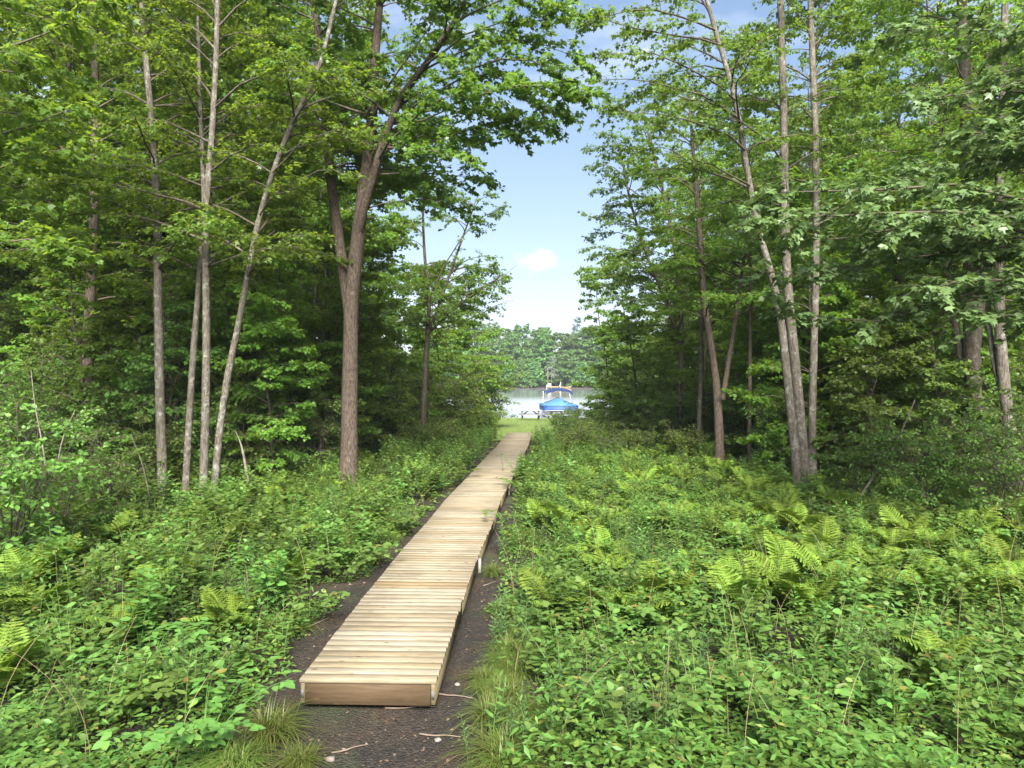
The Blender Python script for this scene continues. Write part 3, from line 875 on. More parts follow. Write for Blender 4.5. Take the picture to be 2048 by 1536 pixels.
make_tree('thin_pole_maple', 'thin straight pole-like trunk standing between the crooked maple and the joined pair',
          [px_stem([(1498, 955), (1499, 850), (1500, 720), (1501, 600), (1500, 450)], 22, 22, 9, 6, 2.5)], M_BARK_BROWN, M_FOREST, seed=24,
          limb_z=4.5, n_limbs=28, limb_len=(1.2, 2.6), leaf_size=0.105, leaf_gap=.07, tpl=MAPLE)
make_tree('grey_pole_maple', 'thin grey pole-like trunk left of the crooked maple',
          [px_stem([(1397, 915), (1399, 820), (1402, 720), (1403, 580), (1400, 450)], 26, 26, 10, 6, 2.5)], M_BARK_GREY, M_FOREST, seed=25,
          limb_z=4.8, n_limbs=32, limb_len=(1.4, 2.8), leaf_size=0.105, leaf_gap=.07, tpl=MAPLE)
make_tree('lakeward_maple', 'leafy maple at the right edge of the ride, crown against the sky',
          [px_stem([(1358, 870), (1360, 760), (1363, 640), (1350, 500), (1325, 380), (1300, 280)], 30, 30, 10, 6, 1.5),
           px_stem([(1362, 690), (1330, 600), (1290, 500), (1260, 400), (1245, 320)], 30, 29.5, 7, 4, 0.8)],
          M_BARK_DARK, M_OVERHANG, seed=26, limb_z=5.0, n_limbs=80, limb_len=(1.8, 3.4), leaf_size=0.112, leaf_gap=.072, tpl=MAPLE, rise=0.4, az_pref=[LEFT, BACK, FWD, RIGHT],
          extra=[(E((1340, 560, 30), (1280, 540, 29.6), (1215, 550, 29.4), (1165, 560, 29.2)), 0.03),
                 (E((1320, 470, 30), (1270, 450, 29.6), (1215, 440, 29.4), (1170, 430, 29.2)), 0.03),
                 (E((1290, 400, 30), (1250, 370, 29.6), (1220, 350, 29.4), (1195, 330, 29.2)), 0.03),
                 (E((1290, 500, 30), (1250, 500, 29.6), (1200, 495, 29.4), (1165, 500, 29.2)), 0.03),
                 (E((1350, 600, 30), (1290, 600, 29.6), (1230, 600, 29.4), (1180, 610, 29.2)), 0.03)])
make_tree('thick_maple', 'thickest dark trunk at the right with two forks, in shade',
          [px_stem([(1955, 1000), (1950, 880), (1945, 760), (1942, 620), (1940, 480), (1936, 330), (1930, 160), (1922, -20)], 18.5, 18.5, 36, 18, 4),
           px_stem([(1945, 790), (1925, 720), (1908, 640), (1895, 560), (1890, 440), (1885, 300)], 18.6, 19, 18, 10, 4),
           px_stem([(1950, 700), (1960, 620), (1966, 520), (1968, 400), (1972, 250), (1975, 50)], 18.6, 19.2, 18, 10, 3)],
          M_BARK_DARK, M_MAPLE, seed=27, limb_z=5.5, n_limbs=66, limb_len=(2.0, 3.6), leaf_size=0.105, leaf_gap=.07, tpl=MAPLE)
make_tree('edge_maple', 'forked dark trunk at the right edge of the view, beside the thickest trunk',
          [px_stem([(2040, 1010), (2025, 900), (2010, 780), (2000, 650), (1998, 500), (2000, 350), (2005, 200), (2010, 0)], 17, 17.3, 26, 13, 4),
           px_stem([(2008, 800), (1988, 720), (1978, 640), (1975, 540)], 17.1, 17.6, 13, 9, 3)],
          M_BARK_GREY, M_MAPLE, seed=28, limb_z=6.0, n_limbs=44, limb_len=(2.0, 3.4), leaf_size=0.10, leaf_gap=.066, tpl=MAPLE)
make_tree('shaded_maple', 'slim forked trunk in the bright gap behind the fallen pole on the right',
          [px_stem([(1832, 930), (1830, 800), (1826, 720), (1810, 640), (1795, 560), (1780, 420)], 26, 26, 18, 9, 3),
           px_stem([(1830, 760), (1838, 680), (1845, 600), (1850, 450)], 26, 26, 12, 8, 3)],
          M_BARK_BROWN, M_FOREST, seed=29, limb_z=5.5, n_limbs=40, limb_len=(1.6, 3.2), leaf_size=0.105, leaf_gap=.07, tpl=MAPLE)
# near maple outside the view on the right; its pale low boughs sweep in
make_tree('low_bough_maple', 'pale broad-leaved maple boughs sweeping in low from the right edge',
          [px_stem([(2330, 1100), (2325, 850), (2320, 600), (2310, 300), (2300, -50)], 11.2, 11.2, 42, 26, 3)],
          M_BARK_DARK, M_PALEBOUGH, seed=30, limb_z=4.6, n_limbs=22, limb_len=(1.8, 3.6), leaf_size=0.115, tpl=MAPLE_FINE, rise=0.2, az_pref=[LEFT, LEFT - .5],
          leaf_up=1.3, twig_gap=0.15, twig_len=1.05, leaf_gap=.08,
          extra=[(E((2315, 470, 11.2), (2100, 410, 11), (1900, 375, 10.9), (1700, 385, 10.8), (1530, 385, 10.8)), 0.04),
                 (E((2315, 520, 11.2), (2100, 440, 10.8), (1900, 420, 10.5), (1700, 430, 10.3), (1510, 450, 10.2)), 0.035),
                 (E((2315, 560, 11.2), (2080, 500, 11.3), (1880, 510, 11.3), (1680, 540, 11.4), (1540, 545, 11.4)), 0.03),
                 (E((2315, 560, 11.2), (2080, 470, 11), (1900, 450, 10.8), (1740, 470, 10.6), (1600, 480, 10.6)), 0.04),
                 (E((2315, 640, 11.2), (2080, 560, 11.2), (1880, 600, 11.4), (1700, 640, 11.6), (1560, 600, 11.8)), 0.03),
                 (E((2318, 680, 11.2), (2150, 580, 10.9), (1980, 560, 10.7), (1850, 580, 10.6)), 0.03),
                 (E((2315, 400, 11.2), (2150, 330, 11.4), (1980, 330, 11.6), (1830, 340, 11.8)), 0.035),
                 (E((2315, 500, 11.2), (2150, 500, 11.8), (2000, 480, 12.3), (1850, 440, 12.6), (1720, 430, 12.8)), 0.03),
                 (E((2315, 300, 11.2), (2150, 210, 11.4), (1980, 180, 11.6), (1830, 200, 11.8)), 0.035),
                 (E((2315, 200, 11.2), (2150, 90, 11.4), (1980, 60, 11.6), (1800, 60, 11.8)), 0.035),
                 (E((2318, 740, 11.2), (2180, 650, 10.9), (2060, 630, 10.7), (1960, 640, 10.6)), 0.025)])

# ---- forest behind: prototypes then copies
def proto_stem(h, r0, lean, r):
    k = 7
    t = np.linspace(0, 1, k)
    w = np.stack([lean[0] * t ** 1.5 + r.normal(0, .10, k) * t, lean[1] * t ** 1.5 + r.normal(0, .10, k) * t, -0.15 + (h + .15) * t], -1)
    path = smooth_path(w, 14)
    rad = r0 * (1 - 0.85 * np.linspace(0, 1, 14)) * (1 + 0.4 * np.exp(-np.linspace(0, h, 14) / 0.4))
    return path, rad


def copy_tree(root):
    c = root.copy()
    COL.objects.link(c)
    for ch in root.children:
        k = ch.copy()
        COL.objects.link(k)
        k.parent = c
    return c


def forest_proto(i, h, limb_z, n, ll, leaf_size, bark, leaf=M_FOREST, tpl=MAPLE_FAR, r0=0.12, **kw):
    r = np.random.default_rng(100 + i)
    stems = [proto_stem(h, r0, r.normal(0, .5, 2), r)]
    tr, br, lv = grow(r, stems, limb_z=limb_z, n_limbs=n, limb_len=ll, leaf_size=leaf_size, tpl=tpl, stem_sides=7, limb_sides=4, **kw)
    return (tr.mesh('trunk', bark, True), br.mesh('branches', M_TWIG, True), mesh('crown', lv[0], [lv[1]], leaf))


PROTO = [forest_proto(0, 21, 3.5, 90, (2.0, 4.0), 0.115, M_BARK_GREY, leaf_gap=0.08),
         forest_proto(1, 23, 4.5, 96, (2.0, 4.2), 0.12, M_BARK_DARK, leaf_gap=0.08),
         forest_proto(2, 17, 2.5, 74, (1.8, 3.8), 0.112, M_BARK_BROWN, leaf_gap=0.08),
         forest_proto(3, 22, 5.0, 90, (2.2, 4.4), 0.12, M_BARK_GREY, leaf_gap=0.08),
         forest_proto(4, 9, 1.6, 40, (1.2, 2.6), 0.14, M_BARK_DARK, leaf_gap=0.10, r0=0.07)]


YOUNG = [forest_proto(5, 7, 0.5, 60, (0.9, 2.0), 0.12, M_BARK_DARK, leaf_gap=0.07, r0=0.05, leaf=M_FOREST),
         forest_proto(6, 5, 0.3, 50, (0.8, 1.7), 0.11, M_BARK_DARK, leaf_gap=0.07, r0=0.04, leaf=M_BUSH),
         forest_proto(7, 9, 0.8, 70, (1.0, 2.3), 0.125, M_BARK_DARK, leaf_gap=0.07, r0=0.06, leaf=M_FOREST)]


def place(name, meshes, part_names, label, cat, loc, rz, sc, group):
    root = thing(name, label, cat, loc, rz, group, sc)
    for me, nm in zip(meshes, part_names):
        c = link(nm, me, root)
        if nm in ('branches', 'crown', 'foliage'):
            c['kind'] = 'stuff'
    return root


def scatter(r, n, xr, yr, mind, ok):
    pts = []
    tries = 0
    while len(pts) < n and tries < n * 60:
        tries += 1
        p = np.array([r.uniform(*xr), r.uniform(*yr)])
        if ok(*p) and all((p[0] - q[0]) ** 2 + (p[1] - q[1]) ** 2 > mind ** 2 for q in pts):
            pts.append(p)
    return pts


r = np.random.default_rng(5)
inview = lambda x, y, m=3.5: abs(x) < 0.735 * y + m
for side, lo, hi, lab, grp in ((-1, 5.0, 44, 'slim maple in the shady wood left of the boardwalk', 'maples in the wood on the left'),
                               (1, 7.5, 46, 'slim maple in the shady wood right of the clearing', 'maples in the wood on the right')):
    pts = scatter(r, 60 if side < 0 else 46, (lo, hi), (23, 57), 2.6, lambda x, y: inview(x, y) and (x > 0.23 * y + (0.8 if side > 0 else 0.4)) and not (x < 9 and y < 26))
    for k, (x, y) in enumerate(pts):
        i = int(r.integers(5)) if y > 28 else int(r.choice([0, 1, 3]))
        place('forest_maple', PROTO[i], ('trunk', 'branches', 'crown'), lab, 'tree', (side * x, y, float(ground_z(side * x, y))), r.uniform(0, 6.28), r.uniform(0.85, 1.15), grp)

for side, lab, grp in ((-1, 'young leafy maple filling the wood left of the boardwalk', 'young maples on the left'),
                       (1, 'young leafy maple filling the wood right of the clearing', 'young maples on the right')):
    if side < 0:
        ok = lambda x, y: inview(x, y, 3) and x > np.interp(y, [18, 24, 30, 60], [9.0, 6.0, 5.0, 5.0])
    else:
        ok = lambda x, y: inview(x, y, 3) and x > np.interp(y, [18, 22, 26, 34, 60], [11.5, 9.5, 8.0, 7.0, 8.0])
    for (x, y) in scatter(r, 80, (4, 46), (19, 58), 2.0, ok):
        place('young_maple', YOUNG[int(r.integers(3))], ('trunk', 'branches', 'crown'), lab, 'tree', (side * x, y, float(ground_z(side * x, y))), r.uniform(0, 6.28), r.uniform(0.8, 1.15), grp)

# sunlit young trees along the edge of the wood, filling the space between the bigger trunks
re_ = np.random.default_rng(88)
for side, lo, hi, lab, grp in ((-1, 5.6, 14.5, 'young leafy maple at the sunny edge of the wood on the left', 'young maples on the left'), (1, 8.6, 15.5, 'young leafy maple at the sunny edge of the wood on the right', 'young maples on the right')):
    for (x, y) in scatter(re_, 13, (lo, hi), (18.6, 24.5), 1.9, lambda x, y: inview(x, y, 2)):
        place('young_maple', YOUNG[int(re_.integers(3))], ('trunk', 'branches', 'crown'), lab, 'tree', (side * x, y, float(ground_z(side * x, y))), re_.uniform(0, 6.28), re_.uniform(0.7, 1.0), grp)

# ---- understory shrubs
def shrub_proto(i, h, spread, n_stems, leaf_size, leaf, tpl=DIAMOND, leaf_gap=0.07, twig_gap=0.13, twig_len=0.5, per_node=2, up=0.6):
    r = np.random.default_rng(200 + i)
    stems = []
    for k in range(n_stems):
        az = r.uniform(0, 6.28)
        s = spread * r.uniform(0.25, 1.0)
        hh = h * r.uniform(0.6, 1.0)
        t = np.linspace(0, 1, 8)
        path = np.stack([math.cos(az) * s * t ** 1.4 + r.normal(0, .04, 8) * t, math.sin(az) * s * t ** 1.4 + r.normal(0, .04, 8) * t, -0.05 + hh * (1.25 * t - 0.25 * t * t)], -1)
        stems.append((path, np.linspace(0.016, 0.004, 8)))
    tr, br, lv = grow(r, stems, limb_z=0.03 * h, n_limbs=n_stems * 6, limb_len=(0.35 * h * .6, 0.6 * h * .6), leaf_size=leaf_size, tpl=tpl, leaf_gap=leaf_gap, twig_gap=twig_gap,
                      twig_len=twig_len, rise=0.6, stem_sides=4, limb_sides=3, per_node=per_node, leaf_up=up, top_len=0.6, droop=0.15)
    return (tr.mesh('stems', M_BARK_DARK, True), br.mesh('branches', M_TWIG, True), mesh('foliage', lv[0], [lv[1]], leaf))


SHRUB = [shrub_proto(0, 2.6, 1.1, 9, 0.085, M_BUSH), shrub_proto(1, 3.4, 1.4, 10, 0.09, M_BUSH), shrub_proto(2, 1.8, 0.9, 9, 0.075, M_BUSH),
         shrub_proto(3, 3.0, 1.0, 8, 0.10, M_BUSH, tpl=OVAL)]
SUNNY = [shrub_proto(10, 3.6, 1.4, 16, 0.085, M_BRIGHT), shrub_proto(11, 1.6, 0.9, 12, 0.065, M_BRIGHT), shrub_proto(12, 1.2, 0.8, 12, 0.06, M_BUSH)]
parts3 = ('stems', 'branches', 'foliage')
for side, lab, grp in ((-1, 'dense dark shrub under the trees left of the boardwalk', 'understory shrubs on the left'),
                       (1, 'dense dark shrub under the trees right of the clearing', 'understory shrubs on the right')):
    if side < 0:
        ok = lambda x, y: inview(x, y, 2) and x > np.interp(y, [12, 16, 17.5, 19, 22, 30, 60], [8.5, 9.8, 9.2, 6.0, 5.5, 4.4, 4.5])
    else:
        ok = lambda x, y: inview(x, y, 2) and x > np.interp(y, [12, 16, 20, 26, 34, 60], [10.5, 9.0, 7.2, 6.8, 6.0, 6.5])
    for (x, y) in scatter(r, 110, (4, 42), (13, 56), 1.4, ok):
        i = int(r.integers(4))
        place('understory_shrub', SHRUB[i], parts3, lab, 'shrub', (side * x, y, float(ground_z(side * x, y))), r.uniform(0, 6.28), r.uniform(0.75, 1.2), grp)

re_ = np.random.default_rng(89)
for side, lo, hi, lab, grp in ((-1, 5.4, 15, 'leafy green shrub at the sunny edge of the wood on the left', 'understory shrubs on the left'), (1, 8.4, 15, 'leafy green shrub at the sunny edge of the wood on the right', 'understory shrubs on the right')):
    for (x, y) in scatter(re_, 16, (lo, hi), (17.6, 25), 1.4, lambda x, y: inview(x, y, 1.5)):
        place('understory_shrub', SHRUB[int(re_.choice([0, 1, 3]))], parts3, lab, 'shrub', (side * x, y, float(ground_z(side * x, y))), re_.uniform(0, 6.28), re_.uniform(.85, 1.2), grp)

# shrubs one can name, out in the open
def named_shrub(proto, name, label, px, d, sc, group=None):
    x = (px - 1024) * d / F
    return place(name, proto, parts3, label, 'shrub', (x, d, float(ground_z(x, d))), px * 0.1, sc, group)


named_shrub(SUNNY[0], 'willow_shrub', 'tall pale green willow shrub on the left, at the water side of the lawn', 972, 43, 1.35)
named_shrub(SUNNY[0], 'willow_shrub', 'pale green willow shrub left of the far boardwalk end, before the taller one', 935, 38, 1.2)
named_shrub(SUNNY[0], 'willow_shrub', 'yellow-green leafy shrub overhanging the left edge of the far boardwalk', 905, 34, 0.95)
for nm_, x_, d_, sc_, lab_ in (('lakeside_maple', -2.0, 41.5, 1.0, 'leafy young maple above the willow shrubs at the left of the lake view'),
                               ('lakeside_maple', -3.4, 35.5, .95, 'leafy young maple behind the small open maple, left of the far boardwalk'),
                               ('lakeside_maple', 5.9, 42.5, 1.05, 'leafy young maple above the shrubs at the right of the lake view'),
                               ('lakeside_maple', 6.4, 36.0, 1.0, 'leafy young maple right of the lake view, nearer than the one above the shrubs')):
    place(nm_, YOUNG[2], ('trunk', 'branches', 'crown'), lab_, 'tree', (x_, d_, float(ground_z(x_, d_))), d_, sc_, None)
named_shrub(SUNNY[2], 'dark_round_shrub', 'low round dark green shrub on the lawn right of the boardwalk end', 1126, 35, 1.2)
named_shrub(SUNNY[1], 'bright_round_shrub', 'bright yellow-green bush between the dark round shrub and the boat', 1150, 44, 0.95)
named_shrub(SUNNY[1], 'bright_round_shrub', 'yellow-green bush growing at the foot of the big lakeside shrubs, right', 1215, 38, 1.0)
ra = np.random.default_rng(66)
for (x, y) in scatter(ra, 16, (-5.2, -0.3), (25, 43), 1.1, lambda x, y: x < np.interp(y, [25, 30, 36, 43], [-2.2, -1.5, -1.2, -1.0])):
    place('sunny_shrub', SUNNY[int(ra.choice([0, 1, 1]))], parts3, 'leafy yellow-green shrub crowding the left edge of the far boardwalk', 'shrub', (x, y, float(ground_z(x, y))), ra.uniform(0, 6.28), ra.uniform(.65, 1.0), 'sunny shrubs along the far boardwalk, left')
for (x, y) in scatter(ra, 26, (1.6, 8.5), (24, 47), 1.1, lambda x, y: np.interp(y, [24, 30, 36, 47], [1.9, 2.6, 3.9, 5.0]) < x < np.interp(y, [24, 47], [6.5, 8.5])):
    place('sunny_shrub', SUNNY[int(ra.choice([1, 1, 2]))], parts3, 'low yellow-green bush among the weeds right of the far boardwalk', 'shrub', (x, y, float(ground_z(x, y))), ra.uniform(0, 6.28), ra.uniform(.6, 1.0), 'sunny bushes along the far boardwalk, right')
named_shrub(SHRUB[1], 'lakeside_shrub', 'tall leafy shrub standing at the right shore of the lake view', 1232, 46, 1.45)
named_shrub(SUNNY[0], 'lakeside_shrub', 'tall yellow-green shrub right of the lake view, before the darker one', 1262, 42, 1.25)
named_shrub(SHRUB[3], 'lakeside_shrub', 'dark leafy shrub between the lakeside shrubs and the grey pole trunk', 1310, 38, 1.2)

# ------------------------------------------------------------------ lake furniture
M_TABLE = plain_mat('weathered_table_wood', (0.30, 0.29, 0.29), 0.8, noise=0.25, nscale=10)
M_TABLE_LEG = plain_mat('dark_table_frame', (0.12, 0.11, 0.11), 0.8, noise=0.25, nscale=10)


def picnic_table(x, y, rz, label):
    z = float(ground_z(0, y)) + 0.04
    t = thing('picnic_table', label, 'picnic table', (x, y, z), rz, 'picnic tables on the lawn')
    for k in range(5):
        Geo().box((0, (k - 2) * 0.15, 0.745), (1.83, 0.14, 0.038), None, .004).obj('tabletop_plank', M_TABLE, t)
    for s in (-1, 1):
        for k in range(2):
            Geo().box((0, s * (0.60 + k * 0.15), 0.44), (1.83, 0.14, 0.038), None, .004).obj('bench_plank', M_TABLE, t)
    for e in (-1, 1):
        for s in (-1, 1):
            Geo().bar((e * 0.62, s * 0.26, 0.725), (e * 0.62, s * 0.62, 0.0), 0.04, 0.09, up=(1, 0, 0)).obj('leg', M_TABLE_LEG, t)
        Geo().box((e * 0.665, 0, 0.40), (0.038, 1.46, 0.09)).obj('bench_support', M_TABLE_LEG, t)
        Geo().box((e * 0.665, 0, 0.68), (0.038, 0.72, 0.08)).obj('top_support', M_TABLE_LEG, t)
        Geo().bar((e * 0.60, 0, 0.40), (e * 0.18, 0, 0.72), 0.04, 0.08).obj('brace', M_TABLE_LEG, t)


picnic_table((1061 - 1024) * 54 / F, 54, 0.02, 'grey wooden picnic table on the lawn, the one left of the other')
picnic_table((1061 - 1024) * 54 / F + 1.95, 53.4, -0.05, 'grey wooden picnic table half hidden behind the bushes, right of the other')

# covered pontoon boat at the shore
M_NAVY = plain_mat('navy_canvas', (0.02, 0.036, 0.11), 0.8, noise=0.3, nscale=4, bump=0.03)
M_BLUE = plain_mat('blue_boat_cover', (0.065, 0.175, 0.28), 0.6, noise=0.12, nscale=3, bump=0.02)
M_BLUE2 = plain_mat('deep_blue_cover', (0.016, 0.065, 0.22), 0.6, noise=0.2, nscale=4)
M_ALU = plain_mat('aluminium', (0.65, 0.65, 0.66), 0.35, metal=0.9)
boat = thing('covered_boat', 'pontoon boat under a light blue cover with raised navy canopy, moored at the shore', 'boat', ((1117 - 1024) * 65 / F, 65.5, WATER_Z), 0.06)
W2, LB = 1.55, 5.6
for s in (-1, 1):
    Geo().tube([(s * 1.0, -2.7, .25), (s * 1.0, -2.4, .18), (s * 1.0, 2.6, .18)], [.06, .3, .3], 12, True).obj('pontoon', M_ALU, boat, True)
Geo().box((0, 0, 0.52), (2.6, 5.2, 0.10)).obj('deck', M_ALU, boat)
# skirt of the cover: hangs over the rails
g = Geo()
prof = [(-W2, .62), (-W2 * 1.0, 1.18), (-W2 * .94, 1.30)]
ring = []
for y, sx in ((-2.75, .86), (-2.5, .97), (-1.5, 1.0), (0, 1.0), (1.5, 1.0), (2.6, .96)):
    ring.append([(-W2 * sx, y, .60), (-W2 * sx, y, 1.12), (W2 * sx, y, 1.12), (W2 * sx, y, .60)])
ringa = np.array(ring)
V = ringa.reshape(-1, 3)
q = []
for i in range(5):
    for j in range(3):
        q.append([i * 4 + j, (i + 1) * 4 + j, (i + 1) * 4 + j + 1, i * 4 + j + 1])
q += [[0, 1, 2, 3], [20, 23, 22, 21]]
g.add(V, None, np.array(q)).obj('cover_skirt', M_BLUE2, boat)
# tented cover top on a centre pole
nx, ny = 15, 17
gx = np.linspace(-1, 1, nx)
gy = np.linspace(-1, 1, ny)
XX, YY = np.meshgrid(gx, gy)
hx = W2 * 1.03 * (1 - 0.13 * np.clip(-YY - .75, 0, 1) / .25)
zz = 1.13 + 0.62 * (1 - np.abs(XX) ** 1.1) * (1 - 0.55 * np.abs(YY) ** 1.5) ** 1.0 * np.exp(-(XX + 0.0) ** 2 * .5) + 0.015 * np.sin(XX * 14 + YY * 9)
zz = np.where((np.abs(XX) > .99) | (np.abs(YY) > .99), 1.06, zz)
V = np.stack([XX * hx, YY * 2.78, zz], -1)
idx = np.arange(nx * ny).reshape(ny, nx)
q = np.stack([idx[:-1, :-1], idx[:-1, 1:], idx[1:, 1:], idx[1:, :-1]], -1).reshape(-1, 4)
Geo().add(V, None, q).obj('cover', M_BLUE, boat, True)
# bimini: arched canvas on four poles
XX, YY = np.meshgrid(np.linspace(-1, 1, 13), np.linspace(-1, 1, 7))
zb = 2.62 - 0.34 * np.abs(XX) ** 2.6 - 0.05 * YY ** 2 + 0.02 * np.cos(YY * 9)
V = np.stack([XX * 1.22, YY * 1.15 + .2, zb], -1)
V2 = V.copy(); V2[..., 2] -= 0.05
Vb = np.concatenate([V.reshape(-1, 3), V2.reshape(-1, 3)])
idx = np.arange(91).reshape(7, 13)
q1 = np.stack([idx[:-1, :-1], idx[:-1, 1:], idx[1:, 1:], idx[1:, :-1]], -1).reshape(-1, 4)
Geo().add(Vb, None, np.concatenate([q1, q1[:, ::-1] + 91])).obj('canopy', M_NAVY, boat, True)
gv = Geo()
xv = np.linspace(-1.22, 1.22, 13)
zv = 2.62 - 0.34 * np.abs(xv / 1.22) ** 2.6 - 0.04
sw = 0.24 + 0.03 * np.sin(xv * 7)
Vv = np.concatenate([np.stack([xv, np.full(13, -.96), zv], -1), np.stack([xv * 0.99, np.full(13, -.93) + .03 * np.sin(xv * 9), zv - sw], -1)])
gv.add(Vv, None, np.array([[i, i + 1, 14 + i, 13 + i] for i in range(12)])).obj('canopy_valance', M_NAVY, boat, True)
for s in (-1, 1):
    for yy in (-.95, 1.3):
        Geo().tube([(s * 1.30, yy * .55 + .1, 1.05), (s * 1.24, yy, 2.28)], .022, 6).obj('canopy_pole', M_ALU, boat)
Geo().tube([(0, 0, 1.0), (0, 0, 1.78)], [.03, .05], 8, True).obj('cover_pole', M_ALU, boat)

# ------------------------------------------------------------------ far shore
def far_broad(i, h, leaf, sp):
    r = np.random.default_rng(300 + i)
    stems = [proto_stem(h * .92, 0.22, r.normal(0, .6, 2), r)]
    tr, br, lv = grow(r, stems, limb_z=0.4, n_limbs=85, limb_len=(sp * .6, sp), leaf_size=0.6, tpl=MAPLE_FAR, stem_sides=5, limb_sides=3, leaf_gap=0.3, twig_gap=0.5, twig_len=1.5, rise=0.5, per_node=2, top_len=0.35, leaf_up=.6, leaf_jit=.3)
    return (tr.mesh('trunk', M_BARK_DARK, True), mesh('crown', lv[0], [lv[1]], leaf))


def far_pine(i, h):
    r = np.random.default_rng(320 + i)
    stems = [proto_stem(h, 0.25, r.normal(0, .3, 2), r)]
    tr, br, lv = grow(r, stems, limb_z=h * .3, n_limbs=90, limb_len=(1.8, 3.2), leaf_size=0.45, tpl=LANCE_FAR, stem_sides=5, limb_sides=3, leaf_gap=0.22, twig_gap=0.4, twig_len=0.9, rise=0.15, per_node=2, top_len=0.12, leaf_up=.3, leaf_jit=.2)
    return (tr.mesh('trunk', M_BARK_DARK, True), mesh('crown', lv[0], [lv[1]], M_NEEDLE))


FARB = [far_broad(0, 18, M_FARLEAF, 4.8), far_broad(1, 14, M_FARLEAF, 4.4), far_broad(2, 20, M_FARLEAF, 5.2), far_broad(3, 8, M_FARLEAF, 3.6)]
FARP = [far_pine(0, 20), far_pine(1, 18)]
r = np.random.default_rng(9)
for row, (yy, step, jit) in enumerate(((237, 4.6, 1.2), (245, 5.5, 2.5), (256, 6.0, 2.5), (270, 6.5, 3))):
    for x in np.arange(-32, 54, step * .85):
        xx = x + r.normal(0, 1)
        y2 = yy + r.uniform(-jit, jit)
        if row == 0:
            pr, nm, lab, grp = FARB[int(r.choice([3, 3, 1]))], 'far_shore_tree', 'low bushy tree on the far bank of the lake', 'bushy trees along the far bank'
        elif row >= 2 and r.random() < 0.1:
            pr, nm, lab, grp = FARP[int(r.integers(2))], 'far_pine', 'dark pine standing above the far bank wood', 'pines above the far bank'
        else:
            pr, nm, lab, grp = FARB[int(r.choice([0, 1, 2]))], 'far_shore_tree', 'tall leafy tree in the wood across the lake', 'leafy trees across the lake'
        if row == 0 and abs(xx - (1102 - 1024) * 237 / F) < 3.5:
            continue
        place(nm, pr, ('trunk', 'crown'), lab, 'tree', (xx, y2, float(ground_z(0, y2)) - .1), r.uniform(0, 6.28), r.uniform(0.9, 1.25), grp)
rp = np.random.default_rng(77)
st = [proto_stem(10.5, 0.16, (0.3, 0), rp)]
tr_, br_, lv_ = grow(rp, st, limb_z=4.0, n_limbs=40, limb_len=(1.2, 2.4), leaf_size=0.3, tpl=LANCE_FAR, stem_sides=5, limb_sides=3, leaf_gap=0.3, twig_gap=0.5, twig_len=1.0, rise=0.4, droop=0.8, leaf_jit=.2)
xw = (1103 - 1024) * 233 / F
pw = thing('pale_willow', 'pale grey-green drooping tree standing over the small dock across the lake', 'tree', (xw, 234.5, float(ground_z(0, 234.5))))
link('trunk', tr_.mesh('trunk', M_DEADWOOD, True), pw)
link('branches', br_.mesh('branches', M_TWIG, True), pw)
link('crown', mesh('crown', lv_[0], [lv_[1]], M_PALE), pw)
# small dock across the water
M_WHITE = plain_mat('white_paint', (0.50, 0.49, 0.46), 0.6)
M_OCHRE = plain_mat('ochre_wood', (0.50, 0.36, 0.16), 0.7, noise=0.2)
dk = thing('far_dock', 'small pale dock with posts across the lake, below the pale tree', 'dock', (xw, 229.5, WATER_Z))
Geo().box((0.6, 0, 0.55), (4.2, 5.0, 0.16)).obj('dock_deck', M_OCHRE, dk)
for xx, yy, hh, mt in ((-1.5, -2.4, 6.6, M_DEADWOOD), (2.6, -2.4, 2.2, M_WHITE), (-1.6, 2.2, 1.2, M_WHITE), (2.6, 2.2, 1.2, M_WHITE)):
    Geo().tube([(xx, yy, -1.5), (xx, yy, hh)], 0.09, 8, True).obj('post', mt, dk)
g = Geo(); g.box((-1.1, -1.6, 1.15), (1.1, 0.9, 1.0), None, .05); g.obj('storage_box', M_WHITE, dk)
rb = thing('rowing_boat', 'ochre rowing boat drawn up beside the dock across the lake', 'boat', (xw + 4.6, 230.0, WATER_Z), 0.3)
t = np.linspace(-1, 1, 11)
wv = 0.75 * (1 - t ** 2) ** .6 + .02
V = np.concatenate([np.stack([t * 1.9, -wv, np.full(11, .55) + .2 * t ** 2], -1), np.stack([t * 1.6, -wv * .5, np.full(11, 0.0) + .1 * t ** 2], -1),
                    np.stack([t * 1.6, wv * .5, np.full(11, 0.0) + .1 * t ** 2], -1), np.stack([t * 1.9, wv, np.full(11, .55) + .2 * t ** 2], -1)])
q = [[k * 11 + i, k * 11 + i + 1, (k + 1) * 11 + i + 1, (k + 1) * 11 + i] for k in range(3) for i in range(10)]
Geo().add(V, None, np.array(q)).obj('hull', M_OCHRE, rb, True)
for xx in (-.6, .5):
    Geo().box((xx, 0, .42), (.25, 1.2, .05)).obj('thwart', M_WHITE, rb)

# thin summer haze over the lake
def haze_mat():
    m, nt = new_mat('summer_haze')
    v = node(nt, 'ShaderNodeVolumePrincipled', {'Color': (0.86, 0.92, 1.0, 1), 'Density': 0.00027, 'Anisotropy': 0.0})
    node(nt, 'ShaderNodeOutputMaterial', {'Volume': v.outputs[0]})
    return m


g = Geo()
g.box((15, 140, 14), (440, 400, 40))
tag(g.obj('haze', haze_mat()), 'thin pale summer haze over lake and wood', None, None, 'stuff')

